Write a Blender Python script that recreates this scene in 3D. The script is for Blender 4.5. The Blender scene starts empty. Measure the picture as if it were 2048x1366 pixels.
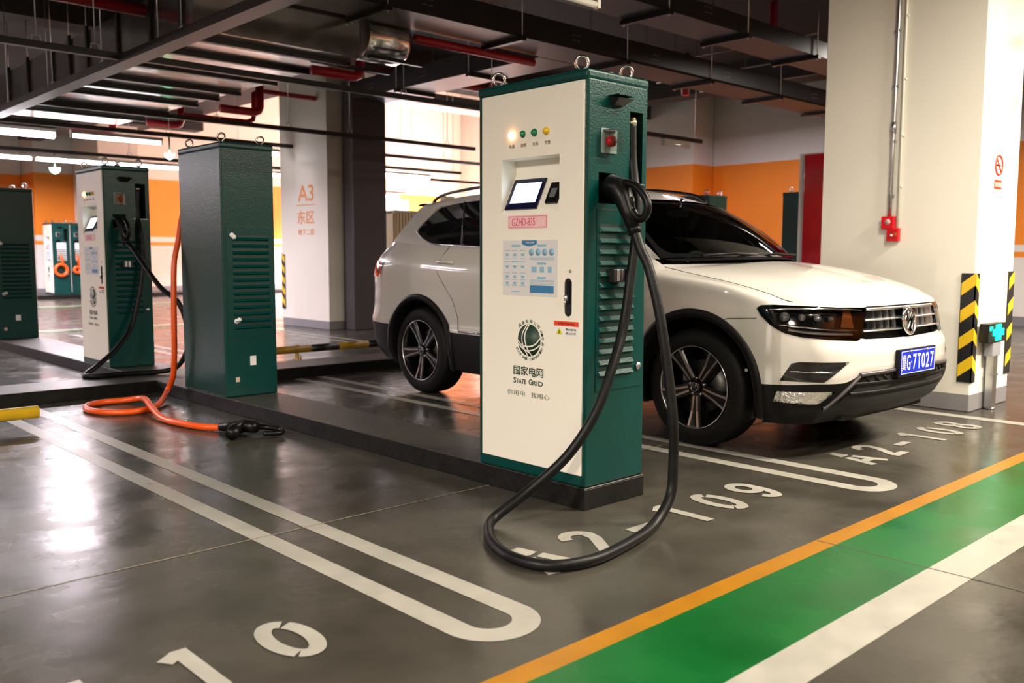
import bpy, bmesh, math, random
import numpy as np
from math import sin, cos, pi, radians as R, sqrt, atan2
from mathutils import Matrix, Vector
random.seed(7)
SC = bpy.context.scene
COL = SC.collection

# ------------------------------------------------------------------ camera
cam_d = bpy.data.cameras.new('camera')
cam = bpy.data.objects.new('camera', cam_d); COL.objects.link(cam)
cam_d.sensor_width = 36.0; cam_d.lens = 31.84; cam_d.clip_start = 0.05; cam_d.clip_end = 200
rx, up, bk = Vector((0.72871, -0.68482, 0.0025)), Vector((0.06298, 0.07066, 0.99551)), Vector((-0.68192, -0.72528, 0.09462))
m = Matrix((rx, up, bk)).transposed().to_4x4(); m.translation = (0, 0, 1.11)
cam.matrix_world = m
SC.camera = cam
cam_d.dof.use_dof = True; cam_d.dof.focus_distance = 4.4; cam_d.dof.aperture_fstop = 2.8

# ------------------------------------------------------------------ world, lights, exposure
w = bpy.data.worlds.new('garage_air'); SC.world = w; w.use_nodes = True
w.node_tree.nodes['Background'].inputs[0].default_value = (0.9, 0.85, 0.9, 1)
w.node_tree.nodes['Background'].inputs[1].default_value = 0.012
SC.view_settings.view_transform = 'Standard'; SC.view_settings.look = 'None'
SC.view_settings.gamma = 1.0; SC.view_settings.use_curve_mapping = False
SC.view_settings.exposure = 0.9
try:
    SC.cycles.use_denoising = True; SC.cycles.max_bounces = 7; SC.cycles.diffuse_bounces = 4
    SC.cycles.glossy_bounces = 4; SC.cycles.transparent_max_bounces = 12; SC.cycles.sample_clamp_indirect = 6.0
    SC.cycles.caustics_reflective = False; SC.cycles.caustics_refractive = False
except Exception: pass

def strip_light(x, y, z, power, col, L=1.2, along='X', spread=170, tilt=0.0, wid=.05):
    d = bpy.data.lights.new('strip_light', 'AREA'); d.shape = 'RECTANGLE'; d.size = L; d.size_y = wid
    d.energy = power; d.color = col; d.spread = R(spread)
    o = bpy.data.objects.new('strip_light', d); COL.objects.link(o); o.location = (x, y, z)
    o.rotation_euler = (tilt, 0, 0 if along == 'X' else pi/2)
    return o
WARM = (1.0, 0.885, 0.71); NEUT = (1.0, 0.90, 0.80); PINK = (1.0, 0.86, 0.93)
# fluorescent rows over the driving lane (out of frame, behind and right of the camera) plus unseen lights added at left and over the bays to brighten upright faces
LIGHTS = [(6.2,-.5,3.8,260,WARM),(9.0,-.6,3.8,200,WARM),(2.2,-1.2,3.8,90,WARM),(4.4,1.1,3.6,75,WARM),
          (-3.8,2.4,3.5,430,NEUT),(-3.0,-1.0,3.5,260,WARM),(-3.8,6.5,3.2,110,NEUT),(12.0,1.5,3.8,110,NEUT),(12.0,5.0,3.8,85,NEUT),(13.0,9.0,3.8,70,PINK)]
for L in LIGHTS: strip_light(*L)
FARL = [(4.0,12.62,2.5,115,PINK,.8),(5.5,15.85,2.5,70,PINK),(9.5,16.0,2.5,40,PINK),
        (5.5,21.5,3.4,280,PINK),(9.5,21.5,3.4,40,PINK),(19.0,21.0,3.0,150,PINK),(4.0,23.0,3.3,200,PINK),(12,12,3.4,35,PINK),(10.4,14.3,2.5,45,PINK),(6.75,12.2,2.5,1.2,PINK,.25),  # lights by the far wall have no fixture, added to brighten its paint
        (0.0,12.62,2.5,130,PINK,1.8),(-1.5,15.95,2.5,300,PINK,3),(-3.1,19.8,2.6,240,PINK,3),(19.6,20.0,6.6,9000,(.93,.90,1.0),2,'X',120)]  # last one added high in the bright bay to whiten its wall
for L in FARL: strip_light(*L)

# ------------------------------------------------------------------ helpers
def tag(o, label=None, cat=None, group=None, kind=None):
    if label: o['label'] = label
    if cat: o['category'] = cat
    if group: o['group'] = group
    if kind: o['kind'] = kind
    return o
def thing(name, label, cat, loc=(0,0,0), rz=0.0, group=None):
    o = bpy.data.objects.new(name, None); COL.objects.link(o); o.empty_display_size = .1
    o.location = loc; o.rotation_euler = (0,0,rz)
    return tag(o, label, cat, group)
def copy_tree(o, parent=None):
    c = o.copy(); COL.objects.link(c)
    if parent: c.parent = parent
    for ch in list(o.children): copy_tree(ch, c)
    return c

MATS = {}
def mat(name, col, rough=.5, metal=0.0, bump=0.0, bscale=60.0, var=0.0, vscale=4.0, emit=None, estr=0.0, coat=0.0, spec=.5, rvar=0.0, alpha=None, trans=0.0):
    if name in MATS: return MATS[name]
    m = bpy.data.materials.new(name); m.use_nodes = True; nt = m.node_tree; N = nt.nodes; Lk = nt.links
    b = N['Principled BSDF']; b.inputs['Base Color'].default_value = (*col, 1); b.inputs['Roughness'].default_value = rough
    b.inputs['Metallic'].default_value = metal; b.inputs['Coat Weight'].default_value = coat; b.inputs['Coat Roughness'].default_value = .04
    b.inputs['Specular IOR Level'].default_value = spec; b.inputs['Transmission Weight'].default_value = trans
    if emit: b.inputs['Emission Color'].default_value = (*emit, 1); b.inputs['Emission Strength'].default_value = estr
    if var or bump or rvar:
        tc = N.new('ShaderNodeTexCoord')
        if var or rvar:
            n = N.new('ShaderNodeTexNoise'); n.inputs['Scale'].default_value = vscale; n.inputs['Detail'].default_value = 3
            Lk.new(tc.outputs['Object'], n.inputs['Vector'])
        if var:
            r = N.new('ShaderNodeMapRange'); r.inputs['From Min'].default_value = .3; r.inputs['From Max'].default_value = .7
            r.inputs['To Min'].default_value = 1-var; r.inputs['To Max'].default_value = 1+var
            mx = N.new('ShaderNodeVectorMath'); mx.operation = 'SCALE'; mx.inputs[0].default_value = col
            Lk.new(n.outputs['Fac'], r.inputs['Value']); Lk.new(r.outputs[0], mx.inputs['Scale']); Lk.new(mx.outputs[0], b.inputs['Base Color'])
        if rvar:
            r = N.new('ShaderNodeMapRange'); r.inputs['To Min'].default_value = max(.02, rough-rvar); r.inputs['To Max'].default_value = rough+rvar
            r.inputs['From Min'].default_value = .3; r.inputs['From Max'].default_value = .7
            Lk.new(n.outputs['Fac'], r.inputs['Value']); Lk.new(r.outputs[0], b.inputs['Roughness'])
        if bump:
            n2 = N.new('ShaderNodeTexNoise'); n2.inputs['Scale'].default_value = bscale; n2.inputs['Detail'].default_value = 2
            bp = N.new('ShaderNodeBump'); bp.inputs['Strength'].default_value = bump; bp.inputs['Distance'].default_value = .01
            Lk.new(tc.outputs['Object'], n2.inputs['Vector']); Lk.new(n2.outputs['Fac'], bp.inputs['Height']); Lk.new(bp.outputs[0], b.inputs['Normal'])
    MATS[name] = m; return m

class MB:
    def __init__(s): s.v = []; s.f = []; s.mi = []; s.M = None; s.cur = 0; s.sm = []; s.smooth = False; s.raw = False
    def add(s, vs, fs):
        b = len(s.v)
        for p in vs:
            p = Vector(p)
            if s.M is not None: p = s.M @ p
            s.v.append(tuple(p))
        for f in fs: s.f.append([b+i for i in f]); s.mi.append(s.cur); s.sm.append(s.smooth)
        return s
    def box(s, a, b):
        x0,y0,z0 = a; x1,y1,z1 = b
        return s.add([(x0,y0,z0),(x1,y0,z0),(x1,y1,z0),(x0,y1,z0),(x0,y0,z1),(x1,y0,z1),(x1,y1,z1),(x0,y1,z1)],
              [(0,3,2,1),(4,5,6,7),(0,1,5,4),(1,2,6,5),(2,3,7,6),(3,0,4,7)])
    def prism(s, poly, f0, f1):      # poly: 2D pts, f0/f1: map to 3D for the two caps
        n = len(poly); vs = [f0(*p) for p in poly]+[f1(*p) for p in poly]
        fs = [list(range(n))[::-1], list(range(n, 2*n))]+[(i,(i+1)%n,n+(i+1)%n,n+i) for i in range(n)]
        return s.add(vs, fs)
    def tube(s, pts, r, n=10, caps=True):
        pts = [Vector(p) for p in pts]; rs = r if isinstance(r, (list, tuple)) else [r]*len(pts)
        vs = []; ref = None
        for i, p in enumerate(pts):
            t = (pts[min(i+1,len(pts)-1)]-pts[max(i-1,0)]).normalized()
            if ref is None:
                ref = Vector((0,0,1)) if abs(t.z) < .9 else Vector((1,0,0))
            a = (ref - t*ref.dot(t)).normalized(); ref = a; b = t.cross(a)
            for k in range(n):
                an = 2*pi*k/n; vs.append(p+(a*cos(an)+b*sin(an))*rs[i])
        fs = [(i*n+k, i*n+(k+1)%n, (i+1)*n+(k+1)%n, (i+1)*n+k) for i in range(len(pts)-1) for k in range(n)]
        if caps: fs += [list(range(n))[::-1], list(range((len(pts)-1)*n, len(pts)*n))]
        o = s.smooth; s.smooth = True; s.add(vs, fs); s.smooth = o; return s
    def cyl(s, p0, p1, r, n=16, r1=None): return s.tube([p0, p1], [r, r if r1 is None else r1], n)
    def lathe(s, prof, c, ax=(0,0,1), n=24, caps=True):   # prof: (radius, height along axis)
        ax = Vector(ax).normalized(); a = Vector((1,0,0)) if abs(ax.x) < .9 else Vector((0,1,0)); a = (a-ax*a.dot(ax)).normalized(); b = ax.cross(a)
        c = Vector(c); vs = []
        for r, h in prof:
            for k in range(n): an = 2*pi*k/n; vs.append(c+ax*h+(a*cos(an)+b*sin(an))*r)
        m_ = len(prof)
        fs = [(i*n+k, i*n+(k+1)%n, (i+1)*n+(k+1)%n, (i+1)*n+k) for i in range(m_-1) for k in range(n)]
        if caps: fs += [list(range(n))[::-1], list(range((m_-1)*n, m_*n))]
        o = s.smooth; s.smooth = True; s.add(vs, fs); s.smooth = o; return s
    def torus(s, c, R_, r, ax=(0,0,1), n=28, k=8, a0=0, a1=2*pi):
        ax = Vector(ax).normalized(); a = Vector((1,0,0)) if abs(ax.x) < .9 else Vector((0,1,0)); a = (a-ax*a.dot(ax)).normalized(); b = ax.cross(a)
        full = abs(a1-a0-2*pi) < 1e-6
        c = Vector(c); pts = [c+(a*cos(a0+(a1-a0)*i/n)+b*sin(a0+(a1-a0)*i/n))*R_ for i in range(n+1)]
        return s.tube(pts, r, k, caps=not full)
    def grid(s, rows, flip=False):
        n = len(rows[0]); vs = [p for r_ in rows for p in r_]
        fs = []
        for i in range(len(rows)-1):
            for j in range(n-1):
                q = (i*n+j, i*n+j+1, (i+1)*n+j+1, (i+1)*n+j); fs.append(q[::-1] if flip else q)
        o = s.smooth; s.smooth = True; s.add(vs, fs); s.smooth = o; return s
    def build(s, name, mats, parent=None, bevel=0.0, seg=2, loc=None, angle=40):
        me = bpy.data.meshes.new(name); me.from_pydata(s.v, [], s.f)
        mats = mats if isinstance(mats, (list, tuple)) else [mats]
        for m_ in mats: me.materials.append(m_)
        me.polygons.foreach_set('material_index', s.mi); me.polygons.foreach_set('use_smooth', s.sm)
        me.validate(); me.update()
        if not s.raw:
            bm = bmesh.new(); bm.from_mesh(me); bmesh.ops.recalc_face_normals(bm, faces=bm.faces); bm.to_mesh(me); bm.free()
        o = bpy.data.objects.new(name, me); COL.objects.link(o)
        if parent: o.parent = parent
        if loc: o.location = loc
        if bevel:
            md = o.modifiers.new('bevel', 'BEVEL'); md.width = bevel; md.segments = seg; md.limit_method = 'ANGLE'; md.angle_limit = R(angle)
            md.harden_normals = False
        return o

def bake(o):
    dg = bpy.context.evaluated_depsgraph_get(); dg.update()
    me = bpy.data.meshes.new_from_object(o.evaluated_get(dg), depsgraph=dg)
    o.modifiers.clear(); o.data = me; return o
def boolean(o, cutters):
    bpy.context.view_layer.update()
    for c in cutters:
        md = o.modifiers.new('cut', 'BOOLEAN'); md.operation = 'DIFFERENCE'; md.object = c; md.solver = 'EXACT'
    bake(o)
    for c in cutters: bpy.data.objects.remove(c, do_unlink=True)
    return o
def smooth_path(pts, n=8):
    P = [Vector(p) for p in pts]; out = []
    for i in range(len(P)-1):
        p0 = P[i-1] if i else P[0]*2-P[1]; p1 = P[i]; p2 = P[i+1]; p3 = P[i+2] if i+2 < len(P) else P[-1]*2-P[-2]
        for k in range(n):
            t = k/n; out.append(.5*((2*p1)+(-p0+p2)*t+(2*p0-5*p1+4*p2-p3)*t*t+(-p0+3*p1-3*p2+p3)*t**3))
    out.append(P[-1]); return out
FX = Matrix(((0,0,-1),(-1,0,0),(0,1,0))).to_4x4()     # lettering on a face that looks towards -X
FY = Matrix(((1,0,0),(0,0,-1),(0,1,0))).to_4x4()      # ... towards -Y
FZ = Matrix.Identity(4)
def text(name, s, h, width, loc, F, m_, parent=None, ext=.0006, bold=0.0, label=None):
    c = bpy.data.curves.new(name, 'FONT'); c.body = s; c.size = 1; c.extrude = ext/h if h else ext; c.offset = bold
    c.resolution_u = 3
    o = bpy.data.objects.new(name, c); COL.objects.link(o); bpy.context.view_layer.update()
    dg = bpy.context.evaluated_depsgraph_get(); me = bpy.data.meshes.new_from_object(o.evaluated_get(dg), depsgraph=dg)
    bpy.data.objects.remove(o, do_unlink=True)
    if len(me.vertices):
        co = np.array([v.co[:] for v in me.vertices]); lo = co.min(0); hi = co.max(0)
        sx = width/max(1e-6, hi[0]-lo[0]); sy = h/max(1e-6, hi[1]-lo[1])
        co = (co-np.array([(lo[0]+hi[0])/2, (lo[1]+hi[1])/2, 0]))*np.array([sx, sy, h])
        T = Matrix.Translation(loc) @ F
        for v, q in zip(me.vertices, co): v.co = T @ Vector(q)
    me.materials.clear(); me.materials.append(m_)
    o = bpy.data.objects.new(name, me); COL.objects.link(o)
    if parent: o.parent = parent
    if label: o['label'] = label
    return o

# ------------------------------------------------------------------ materials
def floor_mat():
    m = bpy.data.materials.new('polished_concrete'); m.use_nodes = True; nt = m.node_tree; N = nt.nodes; L = nt.links
    b = N['Principled BSDF']; tc = N.new('ShaderNodeTexCoord')
    def noise(sc, det=5, dist=0.0, vec=None):
        n = N.new('ShaderNodeTexNoise'); n.inputs['Scale'].default_value = sc; n.inputs['Detail'].default_value = det; n.inputs['Distortion'].default_value = dist
        L.new(vec or tc.outputs['Object'], n.inputs['Vector']); return n
    big = noise(.7, 4); mid = noise(3.2, 3); fine = noise(45, 3)
    cr = N.new('ShaderNodeValToRGB'); cr.color_ramp.elements[0].position = .3; cr.color_ramp.elements[0].color = (.030,.0272,.022,1)
    cr.color_ramp.elements[1].position = .72; cr.color_ramp.elements[1].color = (.069,.063,.051,1)
    mx = N.new('ShaderNodeMix'); mx.data_type = 'FLOAT'; mx.inputs[0].default_value = .5
    L.new(big.outputs['Fac'], mx.inputs[2]); L.new(mid.outputs['Fac'], mx.inputs[3]); L.new(mx.outputs[0], cr.inputs[0])
    # small dark oil spots
    vo = N.new('ShaderNodeTexVoronoi'); vo.inputs['Scale'].default_value = 1.6; L.new(tc.outputs['Object'], vo.inputs['Vector'])
    nz = noise(9, 4); ad = N.new('ShaderNodeMath'); ad.operation = 'MULTIPLY_ADD'; ad.inputs[1].default_value = .16; L.new(nz.outputs['Fac'], ad.inputs[0]); L.new(vo.outputs['Distance'], ad.inputs[2])
    r = N.new('ShaderNodeMapRange'); r.inputs['From Min'].default_value = .10; r.inputs['From Max'].default_value = .135; r.inputs['To Min'].default_value = .35; r.inputs['To Max'].default_value = 1
    L.new(ad.outputs[0], r.inputs['Value'])
    sc = N.new('ShaderNodeVectorMath'); sc.operation = 'SCALE'; L.new(cr.outputs[0], sc.inputs[0]); L.new(r.outputs[0], sc.inputs['Scale']); L.new(sc.outputs[0], b.inputs['Base Color'])
    rr = N.new('ShaderNodeMapRange'); rr.inputs['From Min'].default_value = .3; rr.inputs['From Max'].default_value = .7; rr.inputs['To Min'].default_value = .17; rr.inputs['To Max'].default_value = .33
    L.new(mid.outputs['Fac'], rr.inputs['Value']); L.new(rr.outputs[0], b.inputs['Roughness'])
    bp = N.new('ShaderNodeBump'); bp.inputs['Strength'].default_value = .16; bp.inputs['Distance'].default_value = .01
    b2 = N.new('ShaderNodeMath'); b2.operation = 'MULTIPLY_ADD'; b2.inputs[1].default_value = .12; L.new(fine.outputs['Fac'], b2.inputs[0])
    wav = noise(7, 2); L.new(wav.outputs['Fac'], b2.inputs[2]); L.new(b2.outputs[0], bp.inputs['Height']); L.new(bp.outputs[0], b.inputs['Normal'])
    return m
def wall_mat(name, bands, col):   # horizontal paint bands by height: [(z_from, z_to, colour)]
    m = bpy.data.materials.new(name); m.use_nodes = True; nt = m.node_tree; N = nt.nodes; L = nt.links
    b = N['Principled BSDF']; b.inputs['Roughness'].default_value = .55; g = N.new('ShaderNodeNewGeometry'); s = N.new('ShaderNodeSeparateXYZ'); L.new(g.outputs['Position'], s.inputs[0])
    prev = None
    for z0, z1, c in bands:
        a = N.new('ShaderNodeMath'); a.operation = 'GREATER_THAN'; a.inputs[1].default_value = z0; L.new(s.outputs['Z'], a.inputs[0])
        d = N.new('ShaderNodeMath'); d.operation = 'LESS_THAN'; d.inputs[1].default_value = z1; L.new(s.outputs['Z'], d.inputs[0])
        e = N.new('ShaderNodeMath'); e.operation = 'MULTIPLY'; L.new(a.outputs[0], e.inputs[0]); L.new(d.outputs[0], e.inputs[1])
        mx = N.new('ShaderNodeMix'); mx.data_type = 'RGBA'; mx.inputs[7].default_value = (*c, 1)
        if prev: L.new(prev, mx.inputs[6])
        else: mx.inputs[6].default_value = (*col, 1)
        L.new(e.outputs[0], mx.inputs[0]); prev = mx.outputs[2]
    n = N.new('ShaderNodeTexNoise'); n.inputs['Scale'].default_value = 1.5; n.inputs['Detail'].default_value = 6; L.new(g.outputs['Position'], n.inputs['Vector'])
    r = N.new('ShaderNodeMapRange'); r.inputs['To Min'].default_value = .93; r.inputs['To Max'].default_value = 1.05; L.new(n.outputs['Fac'], r.inputs['Value'])
    sc = N.new('ShaderNodeVectorMath'); sc.operation = 'SCALE'; L.new(prev, sc.inputs[0]); L.new(r.outputs[0], sc.inputs['Scale']); L.new(sc.outputs[0], b.inputs['Base Color'])
    return m
WHITE = (.74,.71,.66); ORANGE = (.88,.25,.012)
M_floor = floor_mat()
BASE = (.20,.195,.21)
M_wall = wall_mat('far_wall_paint', [(0,.22,BASE), (1.36,1.46,ORANGE), (1.60,3.2,ORANGE)], WHITE)
M_wallr = wall_mat('right_wall_paint', [(0,.15,BASE), (1.10,1.19,ORANGE), (1.30,2.94,ORANGE)], WHITE)
M_pillar = wall_mat('pillar_paint', [(-1,.125,(.23,.22,.235))], (.80,.77,.70))
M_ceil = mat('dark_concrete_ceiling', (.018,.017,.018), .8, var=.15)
M_line = mat('white_floor_paint', (.30,.288,.255), .35, var=.10, vscale=7, rvar=.08)
M_green = mat('green_floor_paint', (.0015,.085,.014), .28, var=.22, vscale=2.5, rvar=.08)
M_amber = mat('amber_floor_paint', (.29,.120,.003), .35, var=.1, vscale=6)
M_joint = mat('joint_sealant', (.20,.175,.13), .6, var=.3, vscale=20)
M_kerbtop = mat('kerb_concrete', (.030,.027,.023), .42, bump=.35, bscale=90, var=.25, vscale=9)
M_kerb = mat('black_kerb_face', (.006,.0055,.005), .55, spec=.2, bump=.3, bscale=30, var=.5, vscale=8)
M_teal = mat('teal_hammered_paint', (.0,.040,.0355), .28, bump=.12, bscale=110, var=.06, vscale=3, spec=.32)
M_tealdk = mat('shaded_teal', (.0,.012,.010), .45)  # darker cabinet teal: niche and louvre shade put into the colour, also door outlines
M_cream = mat('cream_panel_paint', (.80,.77,.68), .38, bump=.03, bscale=140)
M_black = mat('black_rubber', (.006,.006,.0065), .40, spec=.18, bump=.08, bscale=60, var=.4, vscale=15)
M_blackp = mat('black_plastic', (.004,.004,.0045), .34, spec=.2)
M_orangec = mat('orange_cable_sheath', (.80,.095,.008), .34, var=.06, vscale=10)
M_chrome = mat('chrome', (.80,.80,.82), .10, 1.0)
M_steel = mat('galvanised_steel', (.52,.52,.54), .34, 1.0, var=.15, vscale=10)
M_dksteel = mat('dark_track_steel', (.030,.028,.026), .42, .5)
M_tray = mat('charcoal_tray_paint', (.018,.017,.020), .42, var=.1, vscale=3)
M_red = mat('red_pipe_paint', (.42,.006,.02), .35)
M_foil = mat('galvanised_duct_sheet', (.68,.67,.66), .17, .95, bump=.5, bscale=3.5, var=.12, vscale=5)
M_yellow = mat('yellow_paint', (.75,.47,.015), .35, var=.08, vscale=9)
M_yel2 = mat('worn_yellow_paint', (.42,.24,.012), .4, var=.2, vscale=9)
M_blk = mat('black_paint', (.008,.008,.008), .38)
M_letter = mat('dark_green_print', (.008,.035,.018), .5)
M_white = mat('white_label', (.78,.77,.76), .45)
M_pinkl = mat('pink_label', (.80,.50,.53), .4)
M_pinkd = mat('dark_pink_print', (.55,.08,.14), .5)
M_blue1 = mat('blue_print', (.03,.17,.36), .5)
M_blue2 = mat('pale_blue_print', (.22,.42,.56), .5)
M_paper = mat('poster_paper', (.62,.62,.62), .35)
M_redp = mat('red_print', (.72,.06,.02), .45)
M_redb = mat('red_plastic', (.62,.006,.012), .28)
M_tube = mat('lit_tube', (1,1,1), .5, emit=(1,.93,.97), estr=9.0)
M_tubehot = mat('bright_lit_tube', (1,1,1), .5, emit=(1,.92,.97), estr=14.0)
M_screen = mat('lit_screen', (.02,.02,.03), .2, emit=(.75,.88,1.0), estr=2.2)
M_bezel = mat('navy_bezel', (.006,.007,.035), .15)
M_bronze = mat('brass_gland', (.75,.62,.36), .25, 1.0)
M_orprint = mat('orange_print', (.80,.27,.06), .5)
# ------------------------------------------------------------------ room shell
def struct(name, mb, m_, **k):
    o = mb.build(name, m_, **k); o['kind'] = 'structure'; return o
fl = struct('floor', MB().box((-9,-6,-.2),(23,27.5,0)), M_floor)
struct('ceiling', MB().box((-9,-6,4.35),(9.5,27.5,4.6)).box((9.5,-6,4.35),(23,13.0,4.6)).box((9.3,12.8,7.0),(23,27.5,7.2)).box((9.3,13.0,4.6),(9.5,25.5,7.0)).box((9.3,12.8,4.6),(22,13.0,7.0)), M_ceil)
struct('wall_far', MB().box((7.15,25.5,0),(9.5,25.8,4.35)).box((9.5,25.5,0),(21.6,25.8,7.0)).box((-9,26.6,0),(7.14,26.9,4.35)).box((7.151,25.79,0),(7.4,26.7,4.35)), M_wall)
struct('wall_right', MB().box((15.9,-6,0),(16.2,10.9,4.35)).box((15.2,10.9,0),(15.5,13.0,4.35)).box((15.2,13.0,0),(15.5,15.9,7.0)).box((15.5,10.901,0),(15.89,11.2,4.35)), M_wallr)
struct('wall_right_far', MB().box((15.2,15.9,0),(21.4,16.1,7.0)).box((21.4,15.9,0),(21.7,25.8,7.0)), M_wall)
struct('wall_left', MB().box((-9.2,-6,0),(-9,27,4.35)), M_wall)
struct('wall_near', MB().box((-9,-6.2,0),(16.2,-6,4.35)), M_wall)

# painted floor marks (parts of the floor)
def flat(name, polys, m_, z=.0012, label=None):
    mb = MB()
    for p in polys: mb.add([(x, y, z) for x, y in p], [list(range(len(p)))])
    o = mb.build(name, m_, fl)
    if label: o['label'] = label
    return o
def strip(x0,y0,x1,y1): return [(x0,y0),(x1,y0),(x1,y1),(x0,y1)]
flat('painted_stripe', [strip(-9,1.625,15.8,1.705)], M_amber, label='amber stripe along the edge of the green walkway')
flat('walkway', [strip(-9,1.272,15.8,1.625)], M_green, label='green painted walkway stripe')
flat('painted_stripe', [strip(-9,1.125,15.8,1.272)], M_line, label='white stripe along the near edge of the green walkway')
def ushape(xc, y0, y1, hw=.16, t=.088):
    mb = MB(); n = 24; out = []; inn = []
    yc = y0+hw
    pts = [(-1,y1)]+[(-cos(pi*k/n), yc-sin(pi*k/n)*hw) for k in range(n+1)]+[(1,y1)]
    for i, (c, y) in enumerate(pts):
        out.append((xc+c*hw, y)); ri = hw-t
        yy = y if i in (0, len(pts)-1) else yc-(yc-y)*ri/hw
        inn.append((xc+c*ri, yy))
    vs = [(x,y,.0013) for x,y in out]+[(x,y,.0013) for x,y in inn]; k = len(out)
    mb.add(vs, [(i,i+1,k+i+1,k+i) for i in range(k-1)])
    o = mb.build('painted_bay_line', M_line, fl); return o
for i, xc in enumerate((-3.12,-.66,1.785,4.243)):
    ushape(xc, 1.84, 7.2)
flat('painted_bay_line', [strip(6.50,1.705,6.61,7.2)], M_line)
# bays of the second row, the far walkways and their edge lines
for xc in (-.66,1.785,4.243,6.5,8.9,11.3): flat('painted_bay_line', [strip(xc-.15,7.9,xc-.07,13.2),strip(xc+.07,7.9,xc+.15,13.2)], M_line)
flat('walkway', [strip(-9,13.75,15.1,14.15)], M_green, label='green stripe across the far lane')
flat('painted_stripe', [strip(-9,14.15,15.1,14.29)], M_line)
flat('walkway', [strip(-9,20.1,15.1,20.6)], M_green, label='green stripe in front of the far bays')
flat('painted_stripe', [strip(-9,20.6,15.1,20.78)], M_line)
for x in (3.0,5.4,7.8,10.2,12.6): flat('painted_bay_line', [strip(x,20.8,x+.12,24.4)], M_line)
flat('expansion_joint', [strip(-9,3.208,2.87,3.216)], M_joint, z=.0016)
flat('expansion_joint', [strip(3.33,3.208,15.8,3.216)], M_joint, z=.0016)
flat('expansion_joint', [strip(3.238,-6,3.246,1.70)], mat('dark_joint',(.03,.03,.02),.7), z=.0016)

# stencilled bay numbers, drawn as strokes (width .2 x height 1)
def ribbon(pts, w):
    P = [Vector((p[0],p[1])) for p in pts]; L_ = []; R_ = []
    for i, p in enumerate(P):
        a = P[max(i-1,0)]; b = P[min(i+1,len(P)-1)]; t = (b-a).normalized(); n = Vector((-t.y,t.x))
        if 0 < i < len(P)-1:
            t1 = (p-a).normalized(); n1 = Vector((-t1.y,t1.x)); k = 1/max(.5,n.dot(n1))
        else: k = 1
        L_.append(p+n*w/2*k); R_.append(p-n*w/2*k)
    return [[L_[i],L_[i+1],R_[i+1],R_[i]] for i in range(len(P)-1)]
def arc(cx,cy,rx_,ry_,a0,a1,n=14): return [(cx+rx_*cos(R(a0+(a1-a0)*i/n)), cy+ry_*sin(R(a0+(a1-a0)*i/n))) for i in range(n+1)]
GL = {'A':[[(0,0),(.16,.62)],[(.19,.70),(.25,1.0)],[(.25,1.0),(.31,.70)],[(.34,.62),(.5,0)],[(.10,.27),(.40,.27)]],
 '2':[arc(.25,.72,.20,.23,170,20)+[(.40,.60),(.07,.08)],[(.03,.09),(.50,.09)]],
 '-':[[(.02,.47),(.48,.47)]],
 '1':[[(.10,.80),(.28,.93)],[(.29,1.0),(.29,0)]],
 '0':[arc(.25,.5,.19,.41,62,238,16),arc(.25,.5,.19,.41,-118,52,16)],
 '9':[arc(.25,.68,.19,.24,-20,330,20),arc(.25,.5,.19,.41,20,-140,16)],
 '8':[arc(.25,.71,.16,.21,-80,80,12),arc(.25,.71,.16,.21,100,260,12),arc(.25,.27,.19,.21,-82,82,12),arc(.25,.27,.19,.21,98,262,12)]}
def bay_number(s, x0):
    mb = MB(); x = x0; sx = .31; h = .29; zz = .0012
    for ch in s:
        for st in GL[ch]:
            zz += .00015
            for q in ribbon([(x+px*sx, 2.14+py*h) for px, py in st], .050): mb.add([(p.x,p.y,zz) for p in q], [(0,3,2,1)])
        x += .285
    return mb.build('painted_bay_number', M_line, fl)
bay_number('A2-108', 4.68); bay_number('A2-109', 2.22); bay_number('A2-110', -.235)

# kerbs
def kerb(x0,y0,x1,y1,label):
    mb = MB(); mb.cur = 0; mb.box((x0,y0,0),(x1,y1,.092)); mb.cur = 1; mb.box((x0+.002,y0+.002,.092),(x1-.002,y1-.002,.098))
    o = mb.build('kerb', [M_kerb, M_kerbtop], bevel=.004, seg=1); tag(o, label, 'kerb'); return o
kerb(2.874,2.595,3.285,7.25,'low black-faced concrete kerb under the nearest white and green charger')
kerb(-9,7.25,15.0,7.76,'long dark kerb running across behind the bays and the white car')
kerb(2.88,7.76,3.38,13.2,'low kerb under the two chargers standing at the far left')
kerb(-9,24.15,8.05,25.46,'dark kerb along the foot of the far wall, left of the far pillar')
kerb(9.15,24.15,15.1,25.46,'dark kerb along the foot of the far wall, right of the far pillar')

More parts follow.
